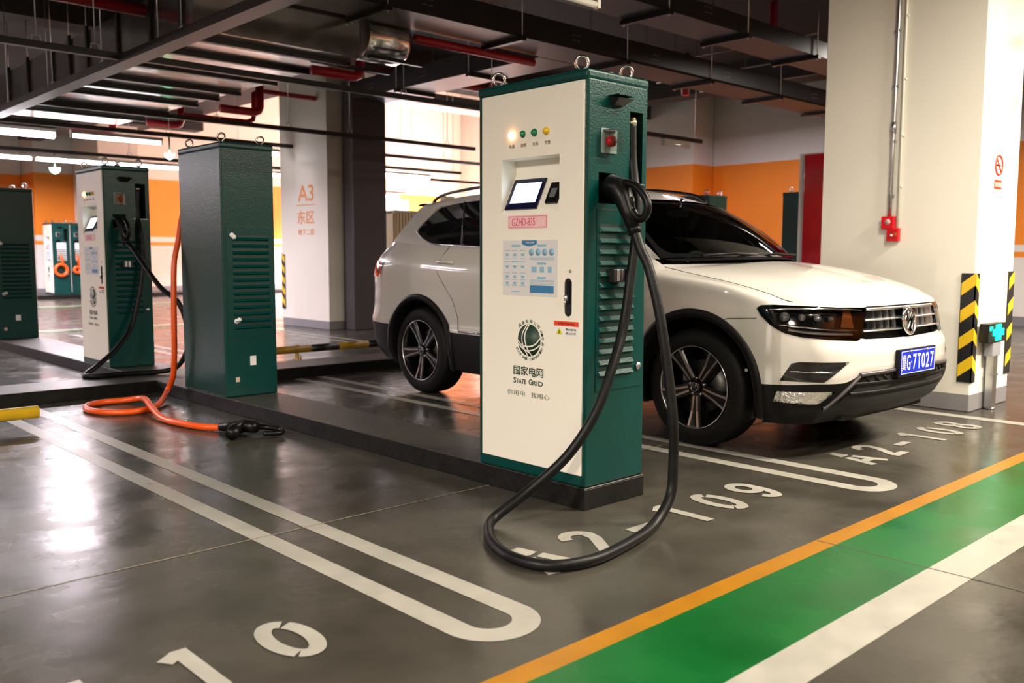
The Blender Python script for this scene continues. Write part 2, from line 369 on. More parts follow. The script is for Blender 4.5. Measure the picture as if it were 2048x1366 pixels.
# ------------------------------------------------------------------ charger
def make_charger():
    """cabinet: front (cream door) looks to -X, gun side to -Y; origin at the middle of its base"""
    root = thing('charging_station', 'nearest charger, cream door with lit screen and black cable looping onto the floor', 'charger', (3.0775,2.9475,.098), group='tall green charging cabinets')
    X0, Y0 = 2.875-3.0775, 2.60-2.9475; X1, Y1 = -X0, -Y0; H = 1.793
    def fy(c): return Y1-c            # column measured from the far edge of the door
    def fz(z): return z-.098
    b = MB().box((X0+.002,Y0,0),(X1,Y1,H-.034)).build('cabinet_body', M_teal, root, bevel=.012, seg=3)
    cuts = []
    def cutter(mb): o = mb.build('cutter', M_teal, root); cuts.append(o)
    rec = [(-.03,fz(1.547)),(.09,fz(1.547)),(.09,fz(1.484)),(0,fz(1.299)),(-.03,fz(1.299))]
    cutter(MB().prism([(X0+a,z) for a,z in rec], lambda a,z:(a,fy(.541),z), lambda a,z:(a,fy(.169),z)))
    cutter(MB().box((X0+.278,Y0-.02,fz(1.43)),(X0+.367,Y0+.13,fz(1.741))))
    cutter(MB().box((X0+.074,Y0-.02,fz(1.334)),(X0+.189,Y0+.09,fz(1.465))))
    boolean(b, cuts); b.data.materials.clear(); b.data.materials.append(M_teal)
    # top lid with a rounded shoulder
    mb = MB().box((X0-.003,Y0-.004,H-.044),(X1+.003,Y1+.004,H)); mb.build('top_lid', M_teal, root, bevel=.014, seg=3)
    mb = MB().box((X0+.06,Y0+.14,H),(X1-.06,Y1-.14,H+.006))
    for k in range(6): mb.cyl((X0+.05,Y0+.12+k*.09,H),(X0+.05,Y0+.12+k*.09,H+.008),.006,8)
    mb.build('roof_plate', M_teal, root)
    for i,(ex,ey) in enumerate(((X0+.055,Y0+.085),(X0+.055,Y1-.085),(X1-.055,Y0+.085),(X1-.055,Y1-.085))):
        mb = MB().torus((ex,ey,H+.040),.0265,.0072,(.72,.68,.1),28,8); mb.cyl((ex,ey,H),(ex,ey,H+.016),.013,12); mb.build('eye_bolt', M_chrome, root)
    # cream door
    d = MB().box((X0-.006,fy(.681),fz(.152)),(X0+.010,fy(.033),fz(1.844))).build('front_door', M_cream, root, bevel=.003, seg=2)
    cuts = []
    cutter(MB().prism([(X0+a,z) for a,z in rec], lambda a,z:(a,fy(.541),z), lambda a,z:(a,fy(.169),z)))
    n = 12; cap = [(.598+.022*cos(pi*k/n), 1.012-.022+.022*sin(pi*k/n)) for k in range(n+1)]+[(.598-.022*cos(pi*k/n), .845+.022-.022*sin(pi*k/n)) for k in range(n+1)]
    cutter(MB().prism([(fy(c),fz(z)) for c,z in cap], lambda y,z:(X0-.03,y,z), lambda y,z:(X0+.03,y,z)))
    boolean(d, cuts); d.data.materials.clear(); d.data.materials.append(M_cream)
    # recess lining (a child of the door)
    P = [(X0-.004,fz(1.5465)),(X0+.0895,fz(1.5465)),(X0+.0895,fz(1.484)),(X0-.001,fz(1.2995))]
    mb = MB(); ya, yb = fy(.1695), fy(.5405)
    for (a,z),(a2,z2) in zip(P[:-1], P[1:]): mb.add([(a,ya,z),(a,yb,z),(a2,yb,z2),(a2,ya,z2)], [(0,1,2,3)])
    for y in (ya,yb): mb.add([(a,y,z) for a,z in P], [(0,1,2,3)])
    mb.build('screen_niche', M_cream, d)
    # sloping display with lit screen, card reader
    p0 = Vector((X0-.001,0,fz(1.2995))); p1 = Vector((X0+.0895,0,fz(1.484))); dirv = (p1-p0); nrm = Vector((-dirv.z,0,dirv.x)).normalized()
    def slant(t, c, o): q = p0+dirv*t+nrm*o; return (q.x, fy(c), q.z)
    def slab(c0,c1,t0,t1,o0,o1):
        mb = MB(); vs = [slant(t,c,o) for o in (o0,o1) for t,c in ((t0,c0),(t0,c1),(t1,c1),(t1,c0))]
        return mb.add(vs, [(0,1,2,3),(7,6,5,4),(0,4,5,1),(1,5,6,2),(2,6,7,3),(3,7,4,0)])
    dsp = slab(.183,.390,.09,.85,.0,.010).build('display', M_bezel, root, bevel=.002)
    slab(.208,.372,.245,.735,.010,.0115).build('screen', M_screen, dsp)
    cr = slab(.438,.508,.20,.70,.0,.014).build('card_reader', M_blackp, root, bevel=.002)
    slab(.455,.490,.33,.55,.014,.0148).build('card_symbol', mat('grey_print',(.12,.12,.13),.5), cr)
    # indicator lamps
    for c, mm, rr in ((.241,'on',.017),(.313,'g',.0135),(.387,'g',.0145),(.461,'y',.0145)):
        lm = {'on':mat('lit_red_lamp',(1,.2,.2),.4,emit=(1,.42,.10),estr=7),'g':mat('green_lens',(.0,.16,.06),.2,coat=.5),'y':mat('amber_lens',(.70,.42,.01),.2,coat=.5)}[mm]
        mb = MB().lathe([(rr+.003,0),(rr+.003,.004),(rr,.005),(rr*.92,.012),(rr*.6,.017),(.001,.019)], (X0-.006,fy(c),fz(1.652)), (-1,0,0), 20)
        o = mb.build('indicator_lamp', lm, root)
        if mm == 'on': o['label'] = 'glowing red indicator lamp'
    for c, s in ((.241,'电源'),(.317,'故障'),(.392,'充电'),(.468,'告警')):
        text('lamp_caption', s, .017, .036, (X0-.0068,fy(c),fz(1.603)), FX, mat('brown_print',(.30,.16,.10),.5), d)
    # pink number plate
    o = MB().box((X0-.0078,fy(.471),fz(1.231)),(X0-.0058,fy(.217),fz(1.291))).build('number_label', M_pinkl, root)
    fr = MB(); a0,a1,b0,b1 = .223,.465,1.236,1.286
    for (c0,c1,z0,z1) in ((a0,a1,b1-.002,b1),(a0,a1,b0,b0+.002),(a0,a0+.002,b0,b1),(a1-.002,a1,b0,b1)): fr.box((X0-.0084,fy(c1),fz(z0)),(X0-.0076,fy(c0),fz(z1)))
    fr.build('label_border', M_pinkd, o)
    text('label_text', 'GZHD-835', .034, .150, (X0-.008,fy(.318),fz(1.261)), FX, M_pinkd, o)
    # information poster
    po = MB().box((X0-.0075,fy(.536),fz(.928)),(X0-.0058,fy(.182),fz(1.178))).build('information_poster', M_paper, root)
    pr2 = MB(); xf = X0-.0081
    def pq(mb, c0,c1,z0,z1): mb.box((xf,fy(c1),fz(z0)),(X0-.0074,fy(c0),fz(z1)))
    def disc(mb, c, z, rr_): mb.lathe([(rr_,0),(rr_,.0006)], (X0-.0074,fy(c),fz(z)), (-1,0,0), 18)
    MB().prism([(.31,1.178),(.405,1.178),(.405,1.160),(.357,1.150),(.31,1.160)], lambda c,z:(xf,fy(c),fz(z)), lambda c,z:(X0-.0074,fy(c),fz(z))).build('poster_heading', M_blue1, po)
    q_ = MB(); pq(q_,.362,.512,.943,.976); q_.build('poster_banner', M_blue1, po)
    for c in (.372,.414,.456,.499): disc(pr2,c,1.125,.0165)
    for c,z in ((.27,1.154),(.437,1.154),(.437,1.074),(.437,1.010)): pq(pr2,c-.028,c+.028,z-.005,z+.005)
    for z in (1.103,1.097,1.091,1.000,.994,.988,.982): pq(pr2,.362,.512,z-.0012,z+.0012)
    for c in (.212,.262,.315):
        for z in (1.133,1.095,1.082,1.062,1.030,1.000,.972): pq(pr2,c-.018,c+.018,z-.0012,z+.0012)
        for z in (1.115,1.06,1.015,.985): pq(pr2,c-.010,c+.010,z-.008,z+.004)
    pq(pr2,.372,.405,1.034,1.060); pq(pr2,.425,.452,1.034,1.060); pq(pr2,.475,.500,1.034,1.060); pq(pr2,.24,.295,1.078,1.082); pq(pr2,.24,.295,.943,.947)
    pr2.build('poster_diagram', M_blue2, po)
    text('poster_title', '国家电网', .009, .05, (X0-.0084,fy(.362),fz(1.168)), FX, M_paper, po)
    # handle and lock
    h = MB().prism([(fy(c),fz(z)) for c,z in cap], lambda y,z:(X0-.0025,y,z), lambda y,z:(X0+.0012,y,z)).build('door_handle', M_blk, root)
    MB().box((X0-.009,fy(.607),fz(.90)),(X0-.002,fy(.590),fz(1.0))).build('latch', M_blackp, h, bevel=.003)
    mb = MB().cyl((X0-.012,fy(.586),fz(.938)),(X0-.004,fy(.590),fz(.915)),.009,12).cyl((X0-.014,fy(.586),fz(.92)),(X0-.014,fy(.590),fz(.895)),.004,8); mb.build('key', M_steel, h)
    MB().lathe([(.007,0),(.007,.003),(.001,.0035)], (X0-.006,fy(.611),fz(1.043)), (-1,0,0), 14).build('lock_cap', M_steel, root)
    # warning sticker
    o = MB().box((X0-.0072,fy(.663),fz(.759)),(X0-.0058,fy(.515),fz(.825))).build('warning_sticker', M_white, root)
    MB().box((X0-.0078,fy(.663),fz(.803)),(X0-.0070,fy(.515),fz(.825))).build('sticker_banner', M_redp, o)
    text('sticker_text', '▲ 警告WARNING', .011, .10, (X0-.0082,fy(.59),fz(.814)), FX, mat('maroon_print',(.15,.01,.01),.5), o)
    MB().prism([(.527,.765),(.569,.765),(.548,.797)], lambda c,z:(X0-.0078,fy(c),fz(z)), lambda c,z:(X0-.0070,fy(c),fz(z))).build('hazard_triangle', mat('yellow_print',(.62,.60,.02),.5), o)
    text('sticker_text', 'ϟ', .016, .008, (X0-.0082,fy(.548),fz(.776)), FX, M_blk, o)
    for s, z in (('箱内有电',.789),('禁止打开',.772)): text('sticker_text', s, .011, .062, (X0-.0076,fy(.617),fz(z)), FX, M_blk, o)
    # company emblem: dark globe with pale meridians, ring of letters
    mb = MB().lathe([(.0735,0),(.0735,.0006)], (X0-.006,fy(.357),fz(.7255)), (-1,0,0), 40); g = mb.build('emblem_globe', M_letter, root)
    ln = MB()
    def curve3(pts, wd):
        Q = smooth_path([(x_,y_,0) for x_,y_ in pts], 6)
        for q in ribbon([(p.x,p.y) for p in Q], wd): ln.add([(X0-.0069, fy(.357)-p.x*.0735, fz(.7255)+p.y*.0735) for p in q], [(0,1,2,3)])
    curve3([(-.15,.97),(-.55,.45),(-.62,-.05),(-.42,-.55),(-.10,-.97)], .075); curve3([(.02,.98),(-.32,.45),(-.36,-.05),(-.10,-.6),(.25,-.95)], .085)
    curve3([(-.98,-.10),(-.55,-.36),(.1,-.38),(.6,-.18),(.97,.18)], .085); curve3([(-.95,-.28),(-.4,-.62),(.2,-.62),(.7,-.42),(.95,-.22)], .075)
    curve3([(-.98,-.02),(-.72,-.30),(-.35,-.62),(.05,-.80),(.30,-.93)], .05)
    ln.build('emblem_line', M_cream, g)
    ring = MB()
    rt = 'STATE GRID CORPORATION OF CHINA'
    for s, a0, a1, hh, ww in ((rt, 205, 395, .0125, .009), ('国家电网公司', 140, 40, .016, .016)):
        for i, ch in enumerate(s):
            if ch == ' ': continue
            a = R(a0+(a1-a0)*(i+.5)/len(s)); rr_ = .0895
            px, pz = .357+rr_*cos(a), .7255+rr_*sin(a)*.97
            rot = Matrix.Rotation(a+pi/2 if len(s) > 8 else a-pi/2, 4, 'Z')
            text('emblem_letter', ch, hh, ww, (X0-.0066,fy(px),fz(pz)), FX @ rot, M_letter, g)
    text('company_name', '国家电网', .044, .194, (X0-.0066,fy(.3525),fz(.5825)), FX, M_letter, root, bold=.012)
    text('company_name', 'S', .026, .017, (X0-.0066,fy(.264),fz(.5345)), FX, M_letter, root, bold=.01)
    text('company_name', 'TATE', .021, .064, (X0-.0066,fy(.307),fz(.532)), FX, M_letter, root, bold=.01)
    text('company_name', 'G', .026, .021, (X0-.0066,fy(.367),fz(.5345)), FX, M_letter, root, bold=.01)
    text('company_name', 'RID', .021, .068, (X0-.0066,fy(.414),fz(.532)), FX, M_letter, root, bold=.01)
    text('slogan', '你用电 · 我用心', .024, .275, (X0-.0066,fy(.352),fz(.476)), FX @ Matrix.Rotation(.0,4,'Z'), M_letter, root, bold=-.012)
    # gun side: louvred service door, emergency stop, socket holder, cable slot
    def service_door(x0, x1, lx0, lx1, yf, sgn, knobs, nl=14):
        mb = MB(); y = yf
        def bb(x0_,x1_,z0,z1,o0,o1): mb.box((x0_,min(y+sgn*o0,y+sgn*o1),z0),(x1_,max(y+sgn*o0,y+sgn*o1),z1))
        z0, z1 = fz(.515), fz(1.312)
        bb(x0+.004,x1-.004,z0+.004,z1-.004,-.002,.0035)
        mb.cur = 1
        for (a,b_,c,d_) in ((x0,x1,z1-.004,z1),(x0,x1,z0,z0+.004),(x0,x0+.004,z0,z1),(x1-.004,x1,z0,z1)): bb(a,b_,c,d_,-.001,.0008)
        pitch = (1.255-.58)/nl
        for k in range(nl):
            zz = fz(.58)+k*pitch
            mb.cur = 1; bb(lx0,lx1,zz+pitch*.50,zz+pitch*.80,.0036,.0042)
            mb.cur = 0
            vs = [(lx0,y+sgn*.0035,zz+pitch*.02),(lx1,y+sgn*.0035,zz+pitch*.02),(lx1-.004,y+sgn*.017,zz+pitch*.16),(lx0+.004,y+sgn*.017,zz+pitch*.16),
                  (lx0,y+sgn*.0035,zz+pitch*.56),(lx1,y+sgn*.0035,zz+pitch*.56)]
            mb.add(vs, [(0,1,2,3),(3,2,5,4),(0,3,4),(1,5,2)])
        sd = mb.build('louvred_door', [M_teal, M_tealdk], root)
        for kx, kz in knobs:
            MB().lathe([(.010,0),(.010,.006),(.018,.008),(.017,.013),(.001,.0145)], (kx,y,kz), (0,sgn,0), 18).build('door_knob', M_steel if sgn < 0 else M_white, sd)
        return sd
    service_door(X0+.062, X0+.376, X0+.080, X0+.312, Y0, -1, [(X0+.350,fz(.611))])
    service_door(X1-.385, X1-.022, X1-.350, X1-.075, Y1, 1, [(X1-.068,fz(1.247)),(X1-.082,fz(1.235)),(X1-.088,fz(.640)),(X1-.108,fz(.648))])
    MB().box((X1-.235,Y1,fz(.318)),(X1-.188,Y1+.001,fz(.385))).build('rating_label', M_white, root)
    MB().box((X1-.105,Y1,fz(.205)),(X1-.075,Y1+.001,fz(.24))).build('inspection_sticker', mat('tan_label',(.55,.42,.32),.5), root)
    # slot lining + holder lining
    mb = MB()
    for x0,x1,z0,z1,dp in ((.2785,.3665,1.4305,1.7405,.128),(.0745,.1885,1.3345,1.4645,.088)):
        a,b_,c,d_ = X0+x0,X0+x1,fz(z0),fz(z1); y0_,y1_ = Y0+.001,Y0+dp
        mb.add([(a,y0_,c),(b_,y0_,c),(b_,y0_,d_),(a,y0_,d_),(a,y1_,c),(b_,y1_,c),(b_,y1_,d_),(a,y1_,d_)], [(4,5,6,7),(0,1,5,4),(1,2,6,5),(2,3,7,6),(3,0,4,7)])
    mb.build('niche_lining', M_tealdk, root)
    MB().box((X0+.255,Y0-.0015,fz(1.425)),(X0+.385,Y0,fz(1.429))).build('slot_sill', M_steel, root)
    # small canopy bracket
    mb = MB(); a,b_ = X0+.140,X0+.240
    mb.add([(a,Y0,fz(1.790)),(b_,Y0,fz(1.790)),(b_,Y0-.055,fz(1.780)),(a,Y0-.055,fz(1.780)),(a+.01,Y0,fz(1.752)),(b_-.02,Y0,fz(1.752)),(b_-.03,Y0-.02,fz(1.752)),(a+.01,Y0-.02,fz(1.752))],
           [(0,1,2,3),(0,3,7,4),(1,5,6,2),(3,2,6,7),(4,7,6,5),(0,4,5,1)]); o = mb.build('cable_bracket', M_blk, root)
    MB().box((a-.004,Y0-.060,fz(1.7905)),(b_+.004,Y0,fz(1.7945))).build('bracket_cover', M_teal, o)
    # emergency stop under a clear flap
    o = MB().box((X0+.086,Y0-.004,fz(1.547)),(X0+.188,Y0,fz(1.653))).build('stop_switch_plate', mat('pale_teal_plastic',(.20,.28,.27),.25), root, bevel=.003)
    MB().lathe([(.020,0),(.020,.006),(.024,.010),(.024,.022),(.018,.028),(.001,.030)], (X0+.136,Y0-.004,fz(1.598)), (0,-1,0), 24).build('stop_button', M_redb, o)
    gl = bpy.data.materials.get('clear_flap') or mat('clear_flap', (.9,.85,.85), .05, trans=1.0)
    MB().box((X0+.098,Y0-.040,fz(1.555)),(X0+.178,Y0-.038,fz(1.645))).box((X0+.098,Y0-.038,fz(1.643)),(X0+.178,Y0-.004,fz(1.645))).build('clear_cover', gl, o)
    # cable clip
    mb = MB().box((X0+.133,Y0-.045,fz(.997)),(X0+.217,Y0-.003,fz(1.052))); mb.cur = 1; mb.box((X0+.150,Y0-.049,fz(.999)),(X0+.170,Y0-.045,fz(1.050))).box((X0+.180,Y0-.048,fz(.999)),(X0+.200,Y0-.045,fz(1.050)))
    mb.build('cable_clip', [M_blk, M_steel], root, bevel=.003)
    return root

def gun_and_cable(root, cable_pts, cm, gun_at, flip=1, free=None, hose=True):
    """gun_at: None or True = gun parked in the holder on the gun side"""
    X0, Y0 = -.2025, -.3475
    def L(x, y, z): return (x-3.0775, y-2.9475, z-.098)      # from the coordinates measured on the nearest charger
    if gun_at:
        g = MB(); x = 3.0
        g.smooth = False
        # socket nose inside the holder, curved neck, grip, ring guard
        g.cyl(L(x+.01,2.66,1.39), L(x+.005,2.575,1.40), .036, 20)
        g.tube([L(x+.005,2.60,1.398),L(x,2.565,1.408),L(x,2.53,1.395),L(x,2.50,1.350),L(x,2.475,1.29),L(x,2.445,1.225)], [.042,.050,.049,.042,.034,.029], 18)
        ring = smooth_path([L(x,2.545,1.418),L(x,2.49,1.418),L(x,2.43,1.395),L(x,2.385,1.35),L(x,2.372,1.305),L(x,2.392,1.268),L(x,2.425,1.268),L(x,2.452,1.30)], 5)
        g.tube(ring, [.017]*len(ring), 12)
        g.tube([L(x,2.45,1.235),L(x,2.436,1.20)], [.030,.029], 16)
        go = g.build('charging_gun', M_blackp, root)
        MB().tube([L(x,2.50,1.372),L(x,2.455,1.345),L(x,2.452,1.31)], [.008,.011,.008], 10).build('trigger', M_blackp, go)
        mb = MB().torus(L(x,2.572,1.404),.041,.004,(0,.9,-.2)); mb.build('collar', mat('dull_steel',(.20,.20,.20),.35,1.0), go)
    # gland where the cable enters the slot
    gz = L(3.180,2.612,1.716)
    MB().lathe([(.019,0),(.019,.012),(.024,.012),(.024,.03),(.018,.03),(.018,.045)], gz, (0,0,-1), 8).build('cable_gland', M_bronze, root)
    if cable_pts:
        P = smooth_path(cable_pts, 10)
        MB().tube(P, .0215, 14).build('charging_cable', cm, root)

base = make_charger()
def LL(x, y, z): return (x-3.0775, y-2.9475, z-.098)
proto = copy_tree(base)      # a bare cabinet to copy for the other chargers
gun_and_cable(base, [LL(*q) for q in ((3.180,2.612,1.69),(3.178,2.606,1.55),(3.176,2.590,1.44),(3.166,2.562,1.34),(3.135,2.545,1.18),(3.09,2.535,1.0),(3.03,2.52,.80),(2.93,2.50,.62),
   (2.83,2.505,.44),(2.72,2.56,.27),(2.58,2.66,.12),(2.44,2.70,.035),(2.33,2.61,.0225),(2.235,2.47,.0225),(2.185,2.31,.0225),(2.222,2.165,.0225),(2.372,2.105,.0225),(2.605,2.135,.0225),(2.85,2.20,.030),
   (2.985,2.22,.12),(3.01,2.225,.26),(3.0,2.222,.42),(3.0,2.248,.60),(3.0,2.297,.85),(3.0,2.358,1.05),(3.0,2.405,1.135),(3.0,2.440,1.215))], M_black, True)

def place(loc, rz, label, group='tall green charging cabinets'):
    r = copy_tree(proto); r.location = loc; r.rotation_euler = (0,0,rz); r['label'] = label; r['group'] = group; return r
# left charger with its black cable dropping onto the kerb
left = place((3.0775,8.63,.098), 0, 'cream-fronted charger with black cable standing on the kerb beyond the blank one')
dy = 8.63-2.9475
def L2(x, y, z): return (x-3.0775, y-8.63, z-.098)
gun_and_cable(left, [L2(*q) for q in ((3.180,8.295,1.69),(3.170,8.29,1.45),(3.17,8.235,1.30),(3.175,8.21,1.06),(3.12,8.19,.75),(3.02,8.15,.46),(2.86,8.05,.30),(2.66,7.93,.18),(2.50,7.78,.125),(2.50,7.70,.12),(2.60,7.66,.12),
    (2.80,7.66,.12),(3.0,7.60,.12),(3.16,7.52,.16),(3.22,7.42,.34),(3.2,7.40,.55),(3.15,7.44,.72),(3.08,7.60,.83),(3.04,7.85,1.02),(3.02,8.0,1.14),(3.0,8.122,1.213))], M_black, True)
mid = place((3.0775,6.355,.098), pi, 'blank green cabinet with louvred door and an orange cable down its left side')
# orange cable: leaves the gun side (far side), hangs beside the cabinet, coils on the floor, ends in a black plug
def Lm(x, y, z): return (3.0775-x, 6.355-y, z-.098)
OC = [(2.99,6.78,1.55),(2.92,6.76,1.40),(2.87,6.74,1.20),(2.83,6.72,1.05),(2.81,6.70,.80),(2.80,6.69,.55),(2.80,6.70,.36),(2.80,6.74,.19),(2.78,6.80,.075),(2.64,6.58,.032),(2.50,6.40,.0225),(2.35,6.33,.0225),(2.21,6.41,.0225),(2.14,6.60,.0225),(2.19,6.80,.0225),(2.33,6.89,.0225),
      (2.48,6.86,.025),(2.555,6.74,.045),(2.50,6.50,.066),(2.43,6.20,.045),(2.39,5.93,.0225),(2.405,5.68,.0225),(2.45,5.48,.0225),(2.53,5.34,.026)]
MB().tube(smooth_path([Lm(*q) for q in OC], 10), .0215, 14).build('charging_cable', M_orangec, mid)['label'] = 'orange charging cable'
mb = MB(); a = Vector(Lm(2.52,5.36,.028)); b = Vector(Lm(2.60,5.20,.05)); c = Vector(Lm(2.60,5.06,.06)); d_ = Vector(Lm(2.55,4.95,.04))
mb.tube([a,a.lerp(b,.5),b,c], [.026,.034,.040,.036], 16); mb.tube([b,Vector(Lm(2.50,5.13,.045)),Vector(Lm(2.44,5.04,.042))], [.036,.040,.038], 16)
rg = smooth_path([Vector(Lm(2.60,5.14,.05)),Vector(Lm(2.68,5.10,.045)),Vector(Lm(2.74,5.00,.035)),Vector(Lm(2.70,4.93,.03)),Vector(Lm(2.60,4.95,.035))], 5); mb.tube(rg, .017, 10)
mb.build('charging_gun', M_blackp, mid)['label'] = 'black charging gun lying on the floor'
dark = place((3.10,12.30,.098), pi, 'dark green cabinet cut by the left edge of the picture')
dark.scale = (1.15,1,1)
# chargers along the far wall and beside the right wall
fgroup = 'chargers against the far orange wall'
f1 = place((7.36,24.62,.098), 0, 'small far charger against the orange wall, pale left flank showing', fgroup)
f2 = place((7.79,24.62,.098), 0, 'second far charger with a white sheet, partly behind the cream-fronted one', fgroup)
for f_ in (f1, f2):
    f_.children
    MB().box((-.10,-.352,.85),(.12,-.348,1.30)).build('notice_sheet', M_white, f_)
for f_, xx, cr_ in ((f1,-.03,.14),(f2,-.08,.07)):
    MB().torus((xx,-.40,.62),cr_,.04,(0,1,0)).tube([(xx,-.39,1.0),(xx+.03,-.40,.85),(xx+.06,-.40,.7)],.03,8).build('coiled_cable', M_orangec, f_)['label'] = 'coiled orange cable'
text('lit_letter', 'A', .10, .10, (-.208,.05,1.55), FX, mat('lit_green',(0,.3,.1),.5,emit=(.1,1,.3),estr=5), f1)
place((10.4,5.617,.098), pi, 'dark teal cabinet half hidden by the red door beyond the car bonnet')
place((10.07,7.16,.098), pi, 'dark cabinet whose top just shows above the car roof')
for o in [proto]+list(proto.children_recursive): bpy.data.objects.remove(o, do_unlink=True)
# ------------------------------------------------------------------ pillars and what is fixed to them
def pillar(x0,y0,x1,y1,label,h=4.35):
    o = thing('pillar', label, 'pillar', ((x0+x1)/2,(y0+y1)/2,0)); hx,hy = (x1-x0)/2,(y1-y0)/2
    MB().box((-hx,-hy,0),(hx,hy,h)).build('shaft', M_pillar, o, bevel=.006, seg=1); return o
PN = pillar(6.76,2.425,7.51,3.605,'big cream painted square pillar beside the front of the white car')
PA = pillar(7.215,11.63,7.9,13.0,'white pillar with orange A3 lettering in the middle distance')
PF = pillar(8.1,23.6,9.1,25.48,'white pillar against the far orange wall, behind the cream-fronted charger at left')
def pt(s,h,w_,y,z,label=None,bold=0): text('painted_letter', s, h, w_, (7.2135-7.5575, y-12.315, z), FX, M_orprint, PA, bold=bold, label=label)
pt('A3',.245,.46,12.24,2.04,bold=.01); pt('东区',.20,.50,12.25,1.68,bold=.015); pt('地下二层',.095,.47,12.25,1.455,bold=.01)
MB().box((7.2135-7.5575,11.965-12.315,1.858),(7.216-7.5575,12.53-12.315,1.872)).build('painted_rule', M_orprint, PA)
M_guard = mat('guard_black_rubber',(.012,.012,.013),.4); M_gy = mat('guard_yellow',(.78,.50,.015),.4)
def guard(cx,cy,sx,sy,z0,z1,wx,wy,label,n=4,loc=None,cw=.0):
    """angle guard on the corner (cx,cy); sx,sy = direction the pillar lies in"""
    o = thing('corner_guard', label, 'guard', (cx,cy,z0), group=None); h = z1-z0; t = .009
    a = MB(); 
    def bx(x0,x1,y0,y1,z0_,z1_): a.box((min(x0,x1),min(y0,y1),z0_),(max(x0,x1),max(y0,y1),z1_))
    bx(-sx*t,sx*wx,-sy*t,0,0,h); bx(-sx*t,0,-sy*t,sy*wy,0,h)
    a.build('rubber_angle', M_guard, o)
    p = h/n; sh = .105*h/.78; dz = .075*h/.78
    for k in range(n):
        zb = p*k+.035
        s = MB()
        e = .0012
        s.add([(-sx*(t+e),-sy*t,zb+dz),(-sx*(t+e),sy*(wy-.004),zb),(-sx*(t+e),sy*(wy-.004),zb+sh*.85),(-sx*(t+e),-sy*t,zb+dz+sh*.85)], [(0,1,2,3)])
        s.add([(-sx*t,-sy*(t+e),zb+dz),(sx*(wx-.004),-sy*(t+e),zb+dz*.25),(sx*(wx-.004),-sy*(t+e),zb+dz*.25+sh*.85),(-sx*t,-sy*(t+e),zb+dz+sh*.85)], [(0,1,2,3)])
        s.build('yellow_chevron', M_gy, o)
    return o
guard(6.76,2.425,1,1,.215,.992,.062,.09,'black and yellow chevron guard on the pillar corner nearest the number plate')
guard(7.51,2.425,-1,1,.225,1.0,.10,.09,'black and yellow guard at the right-hand edge of the big cream pillar')
guard(7.215,13.0,1,-1,.262,1.115,.10,.10,'narrow black and yellow guard on the far corner of the A3 pillar', n=5)
# no-smoking sign
o = thing('safety_sign', 'small red and white no-smoking sign high on the cream pillar', 'sign', (7.088,2.4245,1.725))
MB().box((-.085,-.003,-.142),(.085,0,.142)).build('board', M_white, o)
MB().torus((0,-.004,.040),.068,.008,(0,1,0),36,6).cyl((-.045,-.005,.088),(.045,-.005,-.008),.006,8).build('prohibition_ring', M_redp, o)
MB().box((-.045,-.0045,.034),(.040,-.0032,.046)).add([(.02,-.004,.05),(.03,-.004,.07),(.045,-.004,.075),(.03,-.004,.055)],[(0,1,2,3)]).build('cigarette', M_blk, o)
MB().box((-.072,-.0045,-.130),(.072,-.003,-.065)).build('caption_band', M_redp, o)
text('caption', '禁止吸烟', .035, .12, (0,-.005,-.097), FY, M_white, o)
# LED cross box on its duct
o = thing('exit_light_box', 'black light box with glowing green cross at the foot of the cream pillar', 'sign', (7.0,2.415,0))
MB().box((-.17,-.075,.497),(.17,-.01,.634)).build('case', M_blk, o, bevel=.004)
M_cross = mat('lit_green_cross',(.0,.3,.2),.5,emit=(.0,1.0,.55),estr=3.2)
MB().box((-.035,-.079,.510),(.065,-.0755,.625)).box((-.09,-.0785,.545),(.12,-.0752,.592)).build('cross', M_cross, o)
MB().box((-.155,-.078,.600),(-.10,-.0755,.612)).box((-.150,-.078,.585),(-.125,-.0755,.597)).build('small_symbol', M_cross, o)
MB().box((-.06,-.07,.395),(.10,-.01,.495)).build('junction_box', mat('grey_plastic',(.30,.30,.34),.5), o, bevel=.004)
MB().box((-.005,-.06,.012),(.075,-.01,.395)).box((-.015,-.064,.25),(.085,-.012,.262)).build('post', M_steel, o)
MB().lathe([(.035,0),(.035,.012),(.001,.014)], (.035,-.035,0), (0,0,1), 16).build('foot', M_steel, o)
# fire alarm call points and conduits
o = thing('fire_alarm_sounder', 'upper red alarm box with a pale oval, at the end of the steel conduit', 'alarm', (6.76,3.052,1.36))
MB().box((-.045,-.048,-.047),(0,.048,.047)).build('case', M_redb, o, bevel=.005)
MB().lathe([(.022,0),(.022,.002)], (-.045,-.002,.006), (-1,0,0), 20).build('sounder_grille', mat('pale_pink_plastic',(.55,.35,.33),.4), o)
o = thing('fire_alarm_button', 'lower red call point with white button below the alarm box', 'alarm', (6.76,3.013,1.27))
MB().box((-.040,-.046,-.048),(0,.046,.048)).build('case', M_redb, o, bevel=.005)
MB().box((-.0415,-.030,-.030),(-.0398,.032,.030)).build('face_plate', mat('deep_red_plastic',(.45,.005,.01),.3), o)
MB().lathe([(.010,0),(.010,.003)], (-.0412,.006,-.004), (-1,0,0), 14).build('button', M_white, o)
text('call_text', '火警', .022, .030, (-.0418,-.022,.004), FX, M_yel2, o)
mb = MB(); P = [(6.742,3.048,1.405),(6.742,3.045,1.9),(6.742,3.04,2.6),(6.742,3.04,4.34)]; mb.tube(P, .013, 10)
for z in (1.55,1.95,2.35,2.75,3.2): mb.box((6.732,3.025,z),(6.76,3.062,z+.018))
mb.cyl((6.742,3.0445,2.02),(6.742,3.0445,2.10),.019,10)
tag(mb.build('conduit', M_steel), 'galvanised steel conduit running up the cream pillar above the alarm box', 'pipe')
